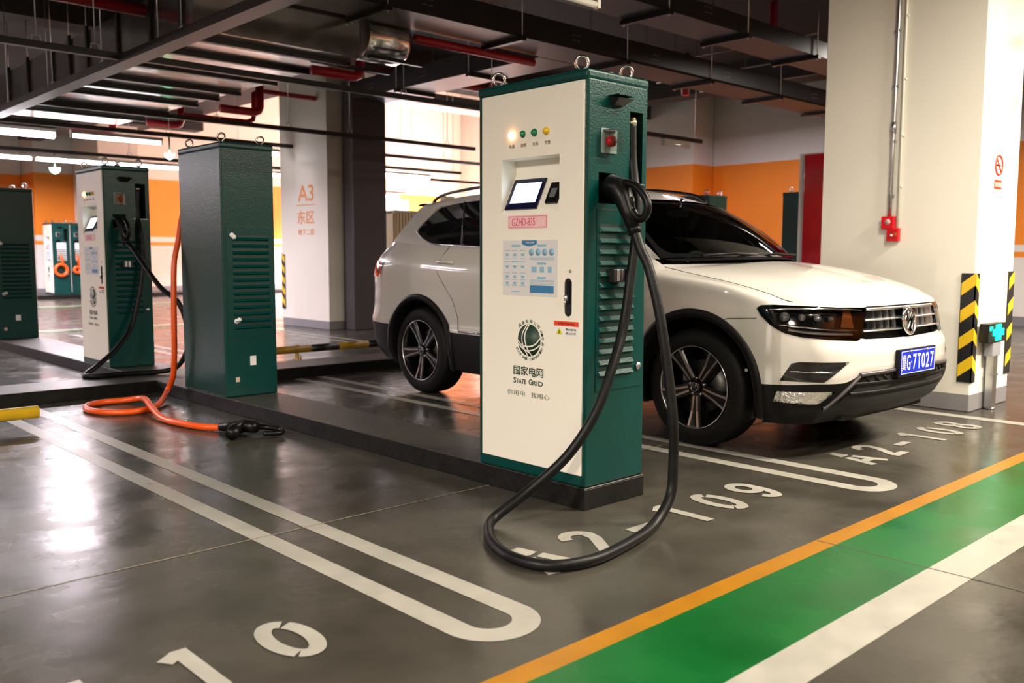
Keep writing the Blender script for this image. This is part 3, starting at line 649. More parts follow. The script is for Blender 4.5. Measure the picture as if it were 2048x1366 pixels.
mb = MB().tube([(6.747,2.985,1.325),(6.747,2.985,2.9),(6.747,2.985,4.34)], .010, 8)
for z in (1.62,1.99,2.4,2.85): mb.box((6.738,2.967,z),(6.76,2.985,z+.010))
tag(mb.build('conduit', mat('white_pvc',(.72,.71,.62),.4)), 'slim white pipe running up the cream pillar beside the steel conduit', 'pipe')

# ------------------------------------------------------------------ trays, tracks, ducts, pipes overhead
def rod(mb, x, y, z0, z1=4.35, r=.006): mb.cyl((x,y,z0),(x,y,z1), r, 6)
def dots(mb, f):   # punched slots in groups
    for gx in (0,.075):
        for i in range(3):
            for j in range(2): mb.add([f(gx+i*.018+dx, j*.055+dz) for dx,dz in ((0,0),(.010,0),(.010,.008),(0,.008))], [(0,1,2,3)])
M_dot = mat('bare_metal_slot', (.35,.32,.33), .4)
def tray_x(x0,x1,y0,y1,z0,z1,brs,label,dxs=()):
    t = thing('cable_tray', label, 'cable tray', ((x0+x1)/2,y0,z0), group=None); cx = (x0+x1)/2
    mb = MB().box((x0-cx,0,0),(x1-cx,y1-y0,z1-z0)); mb.build('trough', M_tray, t)
    dm = MB()
    for d in dxs: dots(dm, lambda a,b: (d-cx+a,-.0012,.09+b))
    if dxs: dm.build('slot_pattern', M_dot, t)
    for x in brs:
        b = MB().box((x-cx-.03,-.05,-.045),(x-cx+.03,y1-y0+.06,0)); b.build('bracket', M_blk, t)
        for yy in (-.02, y1-y0+.03):
            r_ = MB(); rod(r_, x-cx, yy, -.06, 4.35-z0); r_.build('hanger_rod', M_steel, t)
    return t
tray_x(2.0,15.15,6.92,7.45,3.35,3.60,(3.3,4.94,6.62,8.30,9.98,11.66,13.34),'long charcoal cable tray crossing the picture above the big charger and the car roof',(5.35,7.4,8.8,10.3,12.6))
tray_x(3.6,15.85,5.42,5.92,3.42,3.60,(5.7,7.1,8.45,9.9,11.4),'second charcoal cable tray, nearer and higher, ending behind the cream pillar',(7.7,9.3))
# tray running away from the camera and the riser it drops into
t = thing('cable_tray', 'charcoal tray running towards the A3 pillar and dropping beside it to the floor', 'cable tray', (7.74,11.4,0))
MB().box((-.29,-3.93,3.35),(.28,-.02,3.60)).build('trough', M_tray, t)
MB().box((-.28,-.07,0),(.31,.20,3.62)).build('riser', mat('riser_paint',(.060,.052,.058),.42), t, bevel=.01)
for y in (8.7,10.2):
    MB().box((-.33,y-11.43,3.305),(.33,y-11.37,3.35)).build('bracket', M_blk, t)
    for xx in (-.31,.31): r_ = MB(); rod(r_, xx, y-11.4, 3.30); r_.build('hanger_rod', M_steel, t)
dm = MB()
for y in (8.2,9.7,10.9): dots(dm, lambda a,b: (-.2912,y-11.4-a,3.44+b))
dm.build('slot_pattern', M_dot, t)

def track(x0,x1,y,z,label,rods,w_=.06,h=.055,m_=None,axis='X'):
    cx = (x0+x1)/2
    t = thing('lighting_track', label, 'lighting track', (cx,y,z) if axis=='X' else (y,cx,z))
    f = (lambda a,b,c:(a,b,c)) if axis=='X' else (lambda a,b,c:(b,a,c))
    def bx(mb,a0,b0,c0,a1,b1,c1):
        p,q = f(a0,b0,c0),f(a1,b1,c1); mb.box((min(p[0],q[0]),min(p[1],q[1]),c0),(max(p[0],q[0]),max(p[1],q[1]),c1))
    mb = MB(); bx(mb,x0-cx,-w_/2,0,x1-cx,w_/2,h); mb.build('channel', m_ or M_dksteel, t)
    for r_ in rods:
        mb = MB(); p = f(r_-cx,0,0); mb.cyl((p[0],p[1],h+.05),(p[0],p[1],(7.0 if (axis=='X' and y>13 and r_>9.5) else 4.35)-z),.005,6)
        mb.tube([f(r_-cx-.035,0,h),f(r_-cx-.03,0,h+.05),f(r_-cx+.03,0,h+.05),f(r_-cx+.035,0,h)],.006,6); mb.build('hanger_rod', M_steel, t)
    return t
track(-2.0,2.93,7.97,2.74,'dark lighting track meeting the grey channel above the blank green cabinet',(-1.2,.4,1.5,2.3,2.75))
track(3.12,11.2,7.9,2.74,'long black track passing over the A3 pillar, ending above the car roof',(3.25,5.85,7.1,8.8,9.9,11.05))
track(3.1,9.45,10.92,2.74,'black track in the second bay row crossing in front of the A3 pillar',(3.25,5.2,6.2,7.15,8.9))
track(-2.2,12.0,12.62,2.74,'black track carrying the glaring tube lamp at upper left',(-1.6,.2,2.6,5.3,8.6,10.2,11.4))
track(-4.7,14.0,15.95,2.74,'far dark track above the long row of lit tubes',(-4,-2,0,2,4,6,8,10,12))
track(8.6,12.0,14.3,2.74,'dark track over the glaring lamp right of the riser',(9,10.5,11.8))
track(12.2,15.2,20.5,2.80,'short track in the bright bay behind the car tail',(12.6,14.8))
track(4.7,12.15,3.02,2.72,'pale grey channel running away overhead at upper left',(5.4,6.9,8.6,10.0,11.6),.15,.07,mat('grey_channel',(.075,.070,.062),.4,.6),axis='Y')
# tube lamps
def lamp(x0,x1,y,z,label,lit=None,group=None,r=.02):
    cx = (x0+x1)/2; t = thing('tube_lamp', label, 'lamp', (cx,y,z), group=group)
    MB().box((x0-cx,-.035,.03),(x1-cx,.035,.075)).build('housing', mat('lamp_housing',(.62,.60,.55),.4), t)
    MB().cyl((x0-cx+.02,0,0),(x1-cx-.02,0,0),r,12).build('tube', lit or mat('unlit_tube',(.7,.68,.6),.3), t)
    for a_ in (x0-cx,x1-cx-.025): MB().box((a_,-.02,-.02),(a_+.025,.02,.03)).build('end_cap', mat('lamp_housing',(.62,.60,.55),.4), t)
    return t
tl_ = track(-5,-1,19.8,2.74,'lighting track beyond the left edge over the far bays',(-4,-2)); lamp(-4.2,-2.0,19.8,2.63,'lamp beyond the left edge over the far bays', M_tubehot, r=.04)
lamp(2.60,3.82,12.62,2.63,'glaring white tube lamp at the upper left edge', M_tubehot, r=.045)
lamp(-.6,.6,12.62,2.63,'tube lamp on the same line, beyond the left edge', M_tubehot, r=.04)
lamp(-2.0,-.8,12.62,2.63,'further tube lamp on the same line, well beyond the left edge', M_tubehot, r=.04)
lamp(4.0,5.2,12.62,2.64,'lit tube lamp to the right of the glaring one', M_tube)
for i, x in enumerate((-4.6,-3.3,-2.0,-.7,0.6,1.9,3.2,4.5,5.8,7.1,8.4,9.7)):
    lamp(x,x+1.27,15.95,2.63,'lit tube in the continuous row beyond the left chargers', M_tube, 'continuous row of lit tubes over the far lane', r=.028)
lamp(6.7,6.98,12.62,2.63,'short stub of a lit lamp shining just left of the A3 pillar', M_tubehot, r=.035)
lamp(9.6,11.2,14.3,2.62,'glaring tube lamp just right of the dark riser, above the car tail', M_tubehot, r=.04)
lamp(3.1,4.20,3.72,2.60,'unlit white lamp at the top edge above the big charger')
lamp(10.3,10.9,7.9,2.66,'short cream lamp under the end of the long track, right of the big charger')
lamp(13.5,15.0,20.5,2.7,'lit tube lamp in the bright bay behind the car tail', M_tubehot, r=.04)
# green bay indicators
for x,y,l in ((5.30,12.62,'green indicator dome glowing between the two left chargers'),(4.80,15.96,'green indicator dome above the far orange wall, left of the cream-fronted charger')):
    o = thing('indicator_dome', l, 'lamp', (x,y,2.5)); k = 1 if y < 14 else 1.25
    MB().lathe([(.001,-.075*k),(.035*k,-.06*k),(.060*k,-.03*k),(.068*k,0),(.068*k,.01)], (0,0,0), (0,0,1), 20).build('dome', mat('lit_green_dome',(.3,.9,.5),.4,emit=(.25,1.0,.5),estr=6), o)
    MB().cyl((0,0,.01),(0,0,.245),.014,8).build('stem', M_steel, o)

# ducts
t = thing('air_duct', 'big silver rectangular duct with black straps running away at upper left', 'duct', (4.2,9.9,3.0))
MB().box((-.80,-2.38,0),(.85,3.9,.42)).build('sheet', M_foil, t)
for y in (7.75,8.4,9.2,10.05,10.6,11.2,12.1,12.9):
    MB().box((-.83,y-9.93,-.045),(.88,y-9.87,-.002)).box((-.825,y-9.925,-.002),(-.80,y-9.875,.46)).build('strap', M_blk, t)
    for xx in (-.815,.865): r_ = MB().cyl((xx,y-9.9,0),(xx,y-9.9,1.35),.006,6); r_.build('hanger_rod', M_steel, t)
t = thing('air_duct', 'silver duct crossing overhead above the strapped one', 'duct', (5.4,8.1,3.5))
MB().box((-1.8,-.5,0),(-.35,.52,.38)).build('sheet', M_foil, t)
t = thing('air_duct', 'round silver duct end with a black bar, above the A3 pillar', 'duct', (5.3,7.70,3.16))
MB().lathe([(.20,-.15),(.235,-.15),(.235,.30),(.20,.36),(.08,.37)], (0,0,.10), (1,0,0), 32).build('sheet', M_foil, t)
for a_ in (-.30,.26): MB().box((-.22,a_,-.17),(.42,a_+.04,-.135)).build('strap', M_blk, t)
# small ducts and gear in the bright far bay
t = thing('air_duct', 'pale duct high in the bright bay right of the riser', 'duct', (12.0,15.0,4.15)); MB().box((-1.2,-.3,0),(2.5,.3,.22)).build('sheet', M_foil, t)
for x_ in (-1,2): r_ = MB(); rod(r_, x_, 0, .2, 2.84); r_.build('hanger_rod', M_steel, t)
# red pipes
def pipe(pts, r, label, group='red sprinkler pipes overhead'):
    o = MB().tube(pts, r, 14).build('sprinkler_pipe', M_red); tag(o, label, 'pipe', group); return o
def elbow(p, q, up=.3):
    q = Vector(q); p = Vector(p); d = (q-p).normalized(); k = .07
    return [p, q-d*k, q-d*k*.3+Vector((0,0,k*.3)), q+Vector((0,0,k)), q+Vector((0,0,up))]
pipe([(-3,8.42,3.30),(3.35,8.42,3.30)], .055, 'dark red pipe crossing the upper left corner above the channel', None)
pipe([(3.30,8.30,3.50),(3.30,7.6,3.50)], .045, 'short red pipe stub pointing at the camera above the silver duct', None)
pipe(elbow((4.85,8.07,2.94),(5.42,8.07,2.94),.5), .05, 'red pipe with an upward elbow in front of the A3 pillar top', None)
pipe(elbow((5.1,10.6,2.88),(5.62,10.6,2.88),.4), .05, 'red pipe elbow left of the A3 pillar, upper of the three in a row', None)
pipe(elbow((5.11,12.9,2.95),(5.6,12.9,2.95),.4), .05, 'red pipe elbow above the blank green cabinet, middle of the three in a row', None)
pipe(elbow((4.75,15.0,3.05),(5.4,15.0,3.05),1.28), .06, 'bright red pipe elbow above the cream-fronted charger at left, lowest of three', None)
pipe([(5.2,11.9,2.95),(6.1,11.9,2.95),(6.2,11.9,2.99),(6.22,11.9,3.1),(6.22,11.9,3.35),(6.3,11.9,3.4),(7.2,11.9,3.4)], .035, 'thin red pipe stepping up towards the A3 pillar', None)
pipe([(5.72,7.53,3.29),(7.4,7.53,3.29)], .045, 'red pipe running just behind the long cable tray', None)
pipe([(8.0,11.5,3.85),(11.5,11.5,3.85)], .06, 'red pipe beyond the tray right of the riser', None)
pipe([(9.2,10.2,3.0),(9.2,10.2,4.34)], .06, 'vertical red drop pipe right of the riser', None)
pipe([(12.3,9.0,3.7),(12.3,9.0,4.34)], .06, 'vertical red drop pipe high beside the cream pillar', None)
pipe([(10.6,6.4,3.7),(10.6,6.4,4.34)], .05, 'vertical red drop pipe at the top edge above the car', None)
# pale struts among the trays and a rack frame at the top right
def bar(p,q,r,label,m_=None): return tag(MB().tube([p,q,(q[0],q[1],4.34)], r, 8).build('strut', m_ or M_steel), label, 'strut')
bar((8.2,5.95,3.75),(8.2,6.9,3.75),.02,'pale strut lying between the two cable trays')
for x,l in ((11.0,'thin grey strut high above the car, left one'),(12.2,'thin grey strut high above the car, middle one'),(13.4,'thin grey strut high above the car, nearest the cream pillar')):
    bar((x,6.0,3.95),(x,9.5,3.95),.012,l)
mb = MB(); z0 = 2.46
for y in (1.75,2.25): mb.box((7.60,y,z0),(7.64,y+.04,4.35))
for z in (z0,2.83,3.25): mb.box((7.60,1.75,z),(7.64,2.29,z+.04)); mb.box((7.6,2.25,z),(8.6,2.29,z+.04))
mb.box((8.56,2.25,z0),(8.6,2.29,4.35))
tag(mb.build('hanging_rack', M_dksteel), 'grey steel rack frame hanging at the top right corner', 'rack')
# ceiling beams and slab lines
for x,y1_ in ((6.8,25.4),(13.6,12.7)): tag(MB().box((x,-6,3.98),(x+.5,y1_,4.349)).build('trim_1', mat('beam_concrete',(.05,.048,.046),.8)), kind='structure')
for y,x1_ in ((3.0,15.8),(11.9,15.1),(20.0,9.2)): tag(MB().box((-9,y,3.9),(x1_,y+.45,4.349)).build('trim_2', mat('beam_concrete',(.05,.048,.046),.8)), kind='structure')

# ------------------------------------------------------------------ other things standing in the garage
o = thing('fire_cabinet', 'tall red steel door in a white frame behind the car bonnet', 'cabinet', (9.0,4.62,0))
MB().box((0,-.45,0),(.32,.45,2.20)).build('frame', M_white, o)
MB().box((-.02,-.45,.02),(.0,.385,2.185)).build('door', mat('glossy_red_door',(.50,.0,.012),.15,coat=.6), o, bevel=.004)
k_ = kerb(9.8,5.2,10.62,7.24,'low kerb under the two cabinets behind the car')
mb = MB(); n = 26
for i in range(n):
    x0 = -.40+.8*i/n; mb.box((x0,-.012 if i%2 else 0,.1),(x0+.8/n,.02,1.78))
o = thing('metal_cabinet', 'ribbed pale metal cabinet between the riser and the car tail', 'cabinet', (9.05,11.95,0))
mb.build('ribbed_front', mat('brassy_metal',(.50,.48,.32),.35,.6,bump=.2,bscale=4), o)
MB().box((-.42,.02,0),(.42,.5,1.80)).box((-.42,-.015,1.78),(.42,.5,1.83)).box((-.42,-.015,0),(.42,.02,.1)).build('case', mat('brassy_case',(.42,.41,.30),.4,.5), o)
o = MB().box((17.45,25.46,0),(19.0,25.5,3.0)).build('door_1', mat('white_door_paint',(.85,.84,.86),.4)); o['kind'] = 'structure'
o = thing('wall_box', 'small white and yellow box on the wall of the bright bay', 'box', (12.9,15.87,2.2)); MB().box((-.16,-.1,-.22),(.16,.03,.22)).build('case', M_white, o, bevel=.01); MB().box((-.12,-.104,-.2),(.0,-.1,.2)).build('yellow_strip', mat('cream_yellow',(.7,.68,.25),.4), o)
# wheel stops
def wheel_stop(x0,x1,y,segs,feet,label,z=.115,r=.040):
    t = thing('wheel_stop', label, 'wheel stop', ((x0+x1)/2,y,0)); cx = (x0+x1)/2
    xs = [x0]+segs+[x1]
    for i,(a,b_) in enumerate(zip(xs[:-1],xs[1:])):
        MB().cyl((a-cx,0,z),(b_-cx,0,z),r,20).build('yellow_tube' if i%2==0 else 'black_tube', M_yellow if (i%2==0 and len(segs)<2) else (M_yel2 if i%2==0 else M_blk), t)
    for fx in feet:
        MB().box((fx-cx-.03,-.06,0),(fx-cx+.03,.06,.012)).box((fx-cx-.008,-.03,.012),(fx-cx+.008,.03,z+.05)).cyl((fx-cx+.02,-.04,.012),(fx-cx+.02,-.04,.05),.008,6).build('foot', M_yel2, t)
    return t
wheel_stop(.15,1.70,6.20,[],(.4,1.35),'plain yellow tubular wheel stop at the left edge of the nearest bay')
wheel_stop(4.35,6.75,8.50,[5.03,5.37,5.76,6.1,6.45],(4.87,6.2),'black and yellow tubular wheel stop behind the car, on the far side of the kerb')
# ------------------------------------------------------------------ the car
# local frame: x = sideways, y = backwards from the front axle, z = up; near side is x < 0
CAR = thing('car', 'white compact SUV with a blue number plate parked behind the nearest charger', 'car', (5.216,3.0624,0), -.02735)
CAR.scale = (.967,.967,.967)
M_paint = bpy.data.materials.new('white_car_paint'); M_paint.use_nodes = True
def _paint():
    nt = M_paint.node_tree; N = nt.nodes; L = nt.links; b = N['Principled BSDF']
    b.inputs['Base Color'].default_value = (.62,.595,.56,1); b.inputs['Roughness'].default_value = .30; b.inputs['Coat Weight'].default_value = 1.0; b.inputs['Coat Roughness'].default_value = .03
    g = N.new('ShaderNodeNewGeometry'); d = N.new('ShaderNodeBsdfDiffuse'); d.inputs[0].default_value = (.02,.02,.02,1); mx = N.new('ShaderNodeMixShader')
    L.new(g.outputs['Backfacing'], mx.inputs[0]); L.new(b.outputs[0], mx.inputs[1]); L.new(d.outputs[0], mx.inputs[2]); L.new(mx.outputs[0], N['Material Output'].inputs[0])
_paint()
M_clad = mat('black_cladding', (.007,.0065,.007), .45, spec=.15, bump=.05, bscale=200)
M_gloss = mat('piano_black', (.006,.006,.007), .08, coat=1.0)
M_satin = mat('satin_grey_trim', (.10,.09,.10), .32, .5)
M_cchrome = mat('brushed_chrome', (.88,.88,.90), .20, 1.0)
M_tyre = mat('tyre_rubber', (.0045,.0042,.004), .60, bump=.15, bscale=60, spec=.22)
M_rimb = mat('black_alloy', (.004,.004,.005), .2, coat=.3)
M_rims = mat('machined_alloy', (.62,.61,.62), .22, 1.0)
M_dark = mat('dark_lining', (.006,.006,.006), .8)
M_int = mat('cabin_trim', (.020,.019,.019), .6)
def glass(name, tint, gloss):
    m = bpy.data.materials.new(name); m.use_nodes = True; nt = m.node_tree; N = nt.nodes; L = nt.links
    for n in list(N): N.remove(n)
    o = N.new('ShaderNodeOutputMaterial'); t = N.new('ShaderNodeBsdfTransparent'); t.inputs[0].default_value = (*tint,1)
    g = N.new('ShaderNodeBsdfGlossy'); g.inputs['Roughness'].default_value = .02; f = N.new('ShaderNodeFresnel'); f.inputs[0].default_value = 1.5
    mx = N.new('ShaderNodeMixShader'); L.new(f.outputs[0], mx.inputs[0]); L.new(t.outputs[0], mx.inputs[1]); L.new(g.outputs[0], mx.inputs[2]); L.new(mx.outputs[0], o.inputs[0]); return m
M_ws = glass('windscreen_glass', (.50,.55,.50), 0)
M_priv = mat('privacy_glass', (.004,.004,.005), .03, coat=1.0)
M_lens = glass('lamp_lens', (.93,.93,.93), 0)

OUT = [(0,-.920),(.30,-.910),(.50,-.878),(.65,-.822),(.76,-.742),(.842,-.61),(.892,-.45),(.914,-.20),(.920,.10),(.922,.8),(.922,2.0),(.918,2.7),(.910,3.15),(.888,3.40),(.830,3.59),(.66,3.71),(.32,3.77),(0,3.785)]
_P = [(p.x,p.y) for p in smooth_path([(a,b,0) for a,b in OUT], 10)]
_P[0] = (0,-.920)
_A = [0.0]
for i in range(1,len(_P)): _A.append(_A[-1]+math.hypot(_P[i][0]-_P[i-1][0], _P[i][1]-_P[i-1][1]))
AK = [ _A[i*10] for i in range(len(OUT)) ]
_A = np.array(_A); _PX = np.array([p[0] for p in _P]); _PY = np.array([p[1] for p in _P])
def outl(a):
    x = float(np.interp(a,_A,_PX)); y = float(np.interp(a,_A,_PY)); e = .02
    x0,x1 = np.interp([a-e,a+e],_A,_PX); y0,y1 = np.interp([a-e,a+e],_A,_PY)
    if a < e: x0 = -x1; y0 = y1
    if a > _A[-1]-e: x1 = -x0; y1 = y0
    t = Vector((x1-x0,y1-y0)).normalized()
    return x, y, Vector((t.y,-t.x))        # outward normal
def a_of_y(y):      # along the flank
    m_ = (_PX > .5) & (_A > AK[2]) & (_A < AK[15]); return float(np.interp(y, _PY[m_], _A[m_]))
def a_of_x(x): m_ = _A <= AK[6]; return float(np.interp(x, _PX[m_], _A[m_]))
def gx(y, z):       # greenhouse flank
    s_ = min(1,max(0,(1.75-y)/1.35)); s_ = s_*s_*(3-2*s_)
    return .842-.30*(z-1.2)-.30*max(0,z-1.2)**2-.085*s_-.05*max(0,y-2.3)**2
def Z8(y): return float(np.interp(y,[.30,.35,.8,1.4,2.0,2.6,3.1,3.45],[1.115,1.125,1.155,1.175,1.195,1.22,1.25,1.27]))
# profile rows (inset, z) at key arc lengths
S = {}
S[0] =[(.20,.20),(.05,.30),(.0,.50),(-.005,.56),(.0,.63),(.040,.680),(.055,.76),(.066,.835),(.080,.872)]
S[2] =[(.20,.20),(.05,.30),(.0,.495),(-.005,.56),(.0,.63),(.036,.680),(.050,.76),(.062,.835),(.080,.875)]
S[3] =[(.17,.20),(.05,.30),(.0,.448),(-.003,.55),(.0,.63),(.026,.680),(.042,.76),(.055,.835),(.078,.880)]
S[4] =[(.13,.20),(.035,.30),(.0,.445),(.0,.53),(.0,.62),(.012,.685),(.028,.765),(.048,.840),(.080,.885)]
S[5] =[(.09,.20),(.02,.30),(.0,.435),(.0,.53),(.0,.62),(.006,.70),(.020,.785),(.042,.855),(.085,.892)]
S[6] =[(.07,.20),(.02,.30),(.0,.430),(.0,.53),(.0,.63),(.004,.73),(.014,.83),(.036,.905),(.105,.935)]
S[7] =[(.06,.20),(.02,.30),(.0,.430),(.0,.53),(.0,.64),(.0,.76),(.008,.88),(.022,.975),(.118,.990)]
S[8] =[(.05,.22),(.015,.32),(.0,.45),(.0,.54),(.0,.65),(.0,.78),(.008,.91),(.020,1.010),(.122,1.040)]
S[9] =[(.05,.24),(.01,.38),(.015,.535),(.035,.60),(.022,.70),(.006,.83),(.0,.95),(.018,1.065),(.09,1.155)]
S[10]=[(.05,.24),(.01,.38),(.015,.535),(.035,.60),(.022,.70),(.006,.83),(.0,.96),(.018,1.085),(.09,1.195)]
S[11]=[(.05,.24),(.012,.36),(.005,.545),(.010,.60),(.008,.70),(.002,.84),(.004,.98),(.022,1.105),(.10,1.225)]
S[12]=[(.06,.24),(.015,.36),(.0,.555),(.0,.61),(.004,.70),(.008,.84),(.012,.99),(.032,1.118),(.11,1.25)]
S[13]=[(.08,.24),(.02,.36),(-.005,.560),(-.002,.62),(.004,.70),(.008,.84),(.014,1.0),(.052,1.13),(.15,1.265)]
S[14]=[(.12,.24),(.03,.36),(-.008,.565),(.0,.63),(.012,.71),(.018,.84),(.022,1.0),(.075,1.14),(.20,1.27)]
S[17]=[(.16,.24),(.05,.36),(-.005,.565),(.0,.63),(.030,.71),(.05,.84),(.07,1.0),(.12,1.14),(.24,1.27)]
_ks = sorted(S); _ka = np.array([AK[k] for k in _ks]); _tab = np.array([S[k] for k in _ks])   # keys x 9 x 2
def _mono(xs, ys, x):
    i = int(np.clip(np.searchsorted(xs,x)-1,0,len(xs)-2)); h = xs[i+1]-xs[i]; t = (x-xs[i])/h; t = min(1,max(0,t))
    def sl(j):
        if j <= 0 or j >= len(xs)-1: return 0*ys[0]
        d0 = (ys[j]-ys[j-1])/(xs[j]-xs[j-1]); d1 = (ys[j+1]-ys[j])/(xs[j+1]-xs[j]); return np.where(d0*d1 > 0, 2*d0*d1/np.where(np.abs(d0+d1)<1e-9,1,d0+d1), 0)
    m0, m1 = sl(i)*h, sl(i+1)*h
    return (2*t**3-3*t*t+1)*ys[i]+(t**3-2*t*t+t)*m0+(-2*t**3+3*t*t)*ys[i+1]+(t**3-t*t)*m1
_pc = {}
def prof(a):
    k = round(a,4)
    if k in _pc: return _pc[k]
    T = _mono(_ka,_tab,a); rows = []
    y = outl(a)[1]
    if y > .30 and outl(a)[0] > .6 and y < 3.40:
        z8 = Z8(y); nx = outl(a)[2].x; g = (outl(a)[0]-gx(y,z8))/max(.3,nx); w_ = min(1,(y-.30)/.12)*min(1,(3.40-y)/.15)
        T = T.copy(); T[8] = (T[8][0]*(1-w_)+g*w_, T[8][1]*(1-w_)+z8*w_)
    P = [Vector((r_[0],r_[1],0)) for r_ in T]
    D = smooth_path(P, 6); _pc[k] = (T, [(p.x,p.y) for p in D]); return _pc[k]
def wall_v(a, i, off=0):
    D = prof(a)[1]; ins, z = D[i]; x,y,n = outl(a); return (x-n.x*(ins-off), y-n.y*(ins-off), z)
def WS(a, z, off=0.0):
    D = prof(a)[1]; zs = [d[1] for d in D]; ins = float(np.interp(z, zs, [d[0] for d in D])); x,y,n = outl(a)
    return (x-n.x*(ins-off), y-n.y*(ins-off), z)
def side_pt(y, z, off=0.0): return WS(a_of_y(y), z, off)

def both(build):   # build(sgn) for the near (-1) and the far side (+1)
    for sg in (-1,1): build(sg)
def inpoly(p, poly):
    c = False; j = len(poly)-1
    for i in range(len(poly)):
        (xi,yi),(xj,yj) = poly[i],poly[j]
        if (yi > p[1]) != (yj > p[1]) and p[0] < (xj-xi)*(p[1]-yi)/(yj-yi)+xi: c = not c
        j = i
    return c
def nearest(p, poly):
    best = None
    for i in range(len(poly)):
        a = poly[i]; b = poly[(i+1)%len(poly)]; dx,dy = b[0]-a[0],b[1]-a[1]; L2 = dx*dx+dy*dy or 1e-9
        t = min(1,max(0,((p[0]-a[0])*dx+(p[1]-a[1])*dy)/L2)); q = (a[0]+t*dx,a[1]+t*dy); d = (q[0]-p[0])**2+(q[1]-p[1])**2
        if best is None or d < best[0]: best = (d,q)
    return best[1]
def patch(poly, f, step, keep_inside=True, box=None, holes=()):
    """grid over 2D parameter space trimmed to poly (or with holes); returns verts, faces mapped by f"""
    us = [p[0] for p in poly]; vs = [p[1] for p in poly]
    u0,u1,v0,v1 = (min(us),max(us),min(vs),max(vs)) if box is None else box
    su, sv = step if isinstance(step,tuple) else (step,step)
    nu = max(2,int(round((u1-u0)/su))); nv = max(2,int(round((v1-v0)/sv)))
    G = [[(u0+(u1-u0)*i/nu, v0+(v1-v0)*j/nv) for j in range(nv+1)] for i in range(nu+1)]
    keep = {}
    for i in range(nu):
        for j in range(nv):
            c = (u0+(u1-u0)*(i+.5)/nu, v0+(v1-v0)*(j+.5)/nv)
            if inpoly(c,poly): keep[(i,j)] = 1
    cnt = {}
    for (i,j) in keep:
        for q in ((i,j),(i+1,j),(i+1,j+1),(i,j+1)): cnt[q] = cnt.get(q,0)+1
    idx = {}; verts = []; faces = []
    for q,n in cnt.items():
        p = G[q[0]][q[1]]
        if n < 4: p = nearest(p,poly)
        idx[q] = len(verts); verts.append(f(*p))
    for (i,j) in keep: faces.append((idx[(i,j)],idx[(i+1,j)],idx[(i+1,j+1)],idx[(i,j+1)]))
    return verts, faces
def surf(name, poly, f, step, m_, parent, depth=0.0, sg=1, smooth=True):
    """trimmed surface piece; depth > 0 gives it thickness inward along f's own offset (f(u,v,off))"""
    vs, fs = patch(poly, lambda u,v: f(u,v,0), step)
    mb = MB(); mb.smooth = smooth
    vs = [(sg*abs(v[0]) if v[0] != 0 else 0, v[1], v[2]) if sg else v for v in vs]
    mb.add(vs, fs)
    o = mb.build(name, m_, parent)
    if depth:
        md = o.modifiers.new('thick','SOLIDIFY'); md.thickness = depth; md.offset = -1
    return o

# --- lower body shell with wheel arches cut in
ARCH = [(0.0,.365,.468),(2.80,.365,.462)]
NA = 300; NR = len(prof(0)[1])
amax = _A[-1]
def shell(i0, i1, name, m_, parent, cutters):
    As = [amax*k/NA for k in range(NA+1)]
    vid = {}; V = []; F = []
    pos = {}
    for i,a in enumerate(As):
        for j in range(i0,i1+1): pos[(i,j)] = list(wall_v(a,j))
    dead = set(); snap = {}
    for i in range(NA):
        for j in range(i0,i1):
            c = [sum(pos[q][k] for q in ((i,j),(i+1,j),(i+1,j+1),(i,j+1)))/4 for k in range(3)]
            if c[0] > .6:
                for (cy,cz,rr_) in ARCH:
                    if (c[1]-cy)**2+(c[2]-cz)**2 < rr_**2: dead.add((i,j))
            if any(t(As[i]+amax/NA/2, c) for t in cutters): dead.add((i,j))
    cnt = {}
    for i in range(NA):
        for j in range(i0,i1):
            if (i,j) in dead: continue
            for q in ((i,j),(i+1,j),(i+1,j+1),(i,j+1)): cnt[q] = cnt.get(q,0)+1
    for q,n in cnt.items():
        p = pos[q]
        full = 4 if 0 < q[0] < NA and i0 < q[1] < i1 else (1 if (q[0] in (0,NA) and q[1] in (i0,i1)) else 2)
        if n < full and p[0] > .6:
            for (cy,cz,rr_) in ARCH:
                dy,dz = p[1]-cy,p[2]-cz; d = math.hypot(dy,dz)
                if abs(d-rr_) < .035:
                    y,z = cy+dy/d*rr_, cz+dz/d*rr_; r_ = side_pt(y,z) if z > .2 else p; p = [r_[0],y,z]
        if n < full and cutters:
            a_, z_ = As[q[0]], p[2]
            for pl_ in (HL,GR):
                b_ = nearest((a_,z_),pl_)
                if (b_[0]-a_)**2+(b_[1]-z_)**2 < .034**2 and b_[0] > .001: p = list(WS(b_[0],b_[1])); break
        pos[q] = p
    for sg in (-1,1):
        ids = {}
        for q in cnt: ids[q] = len(V); V.append((sg*pos[q][0],pos[q][1],pos[q][2]))
        for i in range(NA):
            for j in range(i0,i1):
                if (i,j) in dead: continue
                f_ = (ids[(i,j)],ids[(i+1,j)],ids[(i+1,j+1)],ids[(i,j+1)]); F.append(f_ if sg > 0 else f_[::-1])
    return V, F
ROW = 6      # dense rows per table row
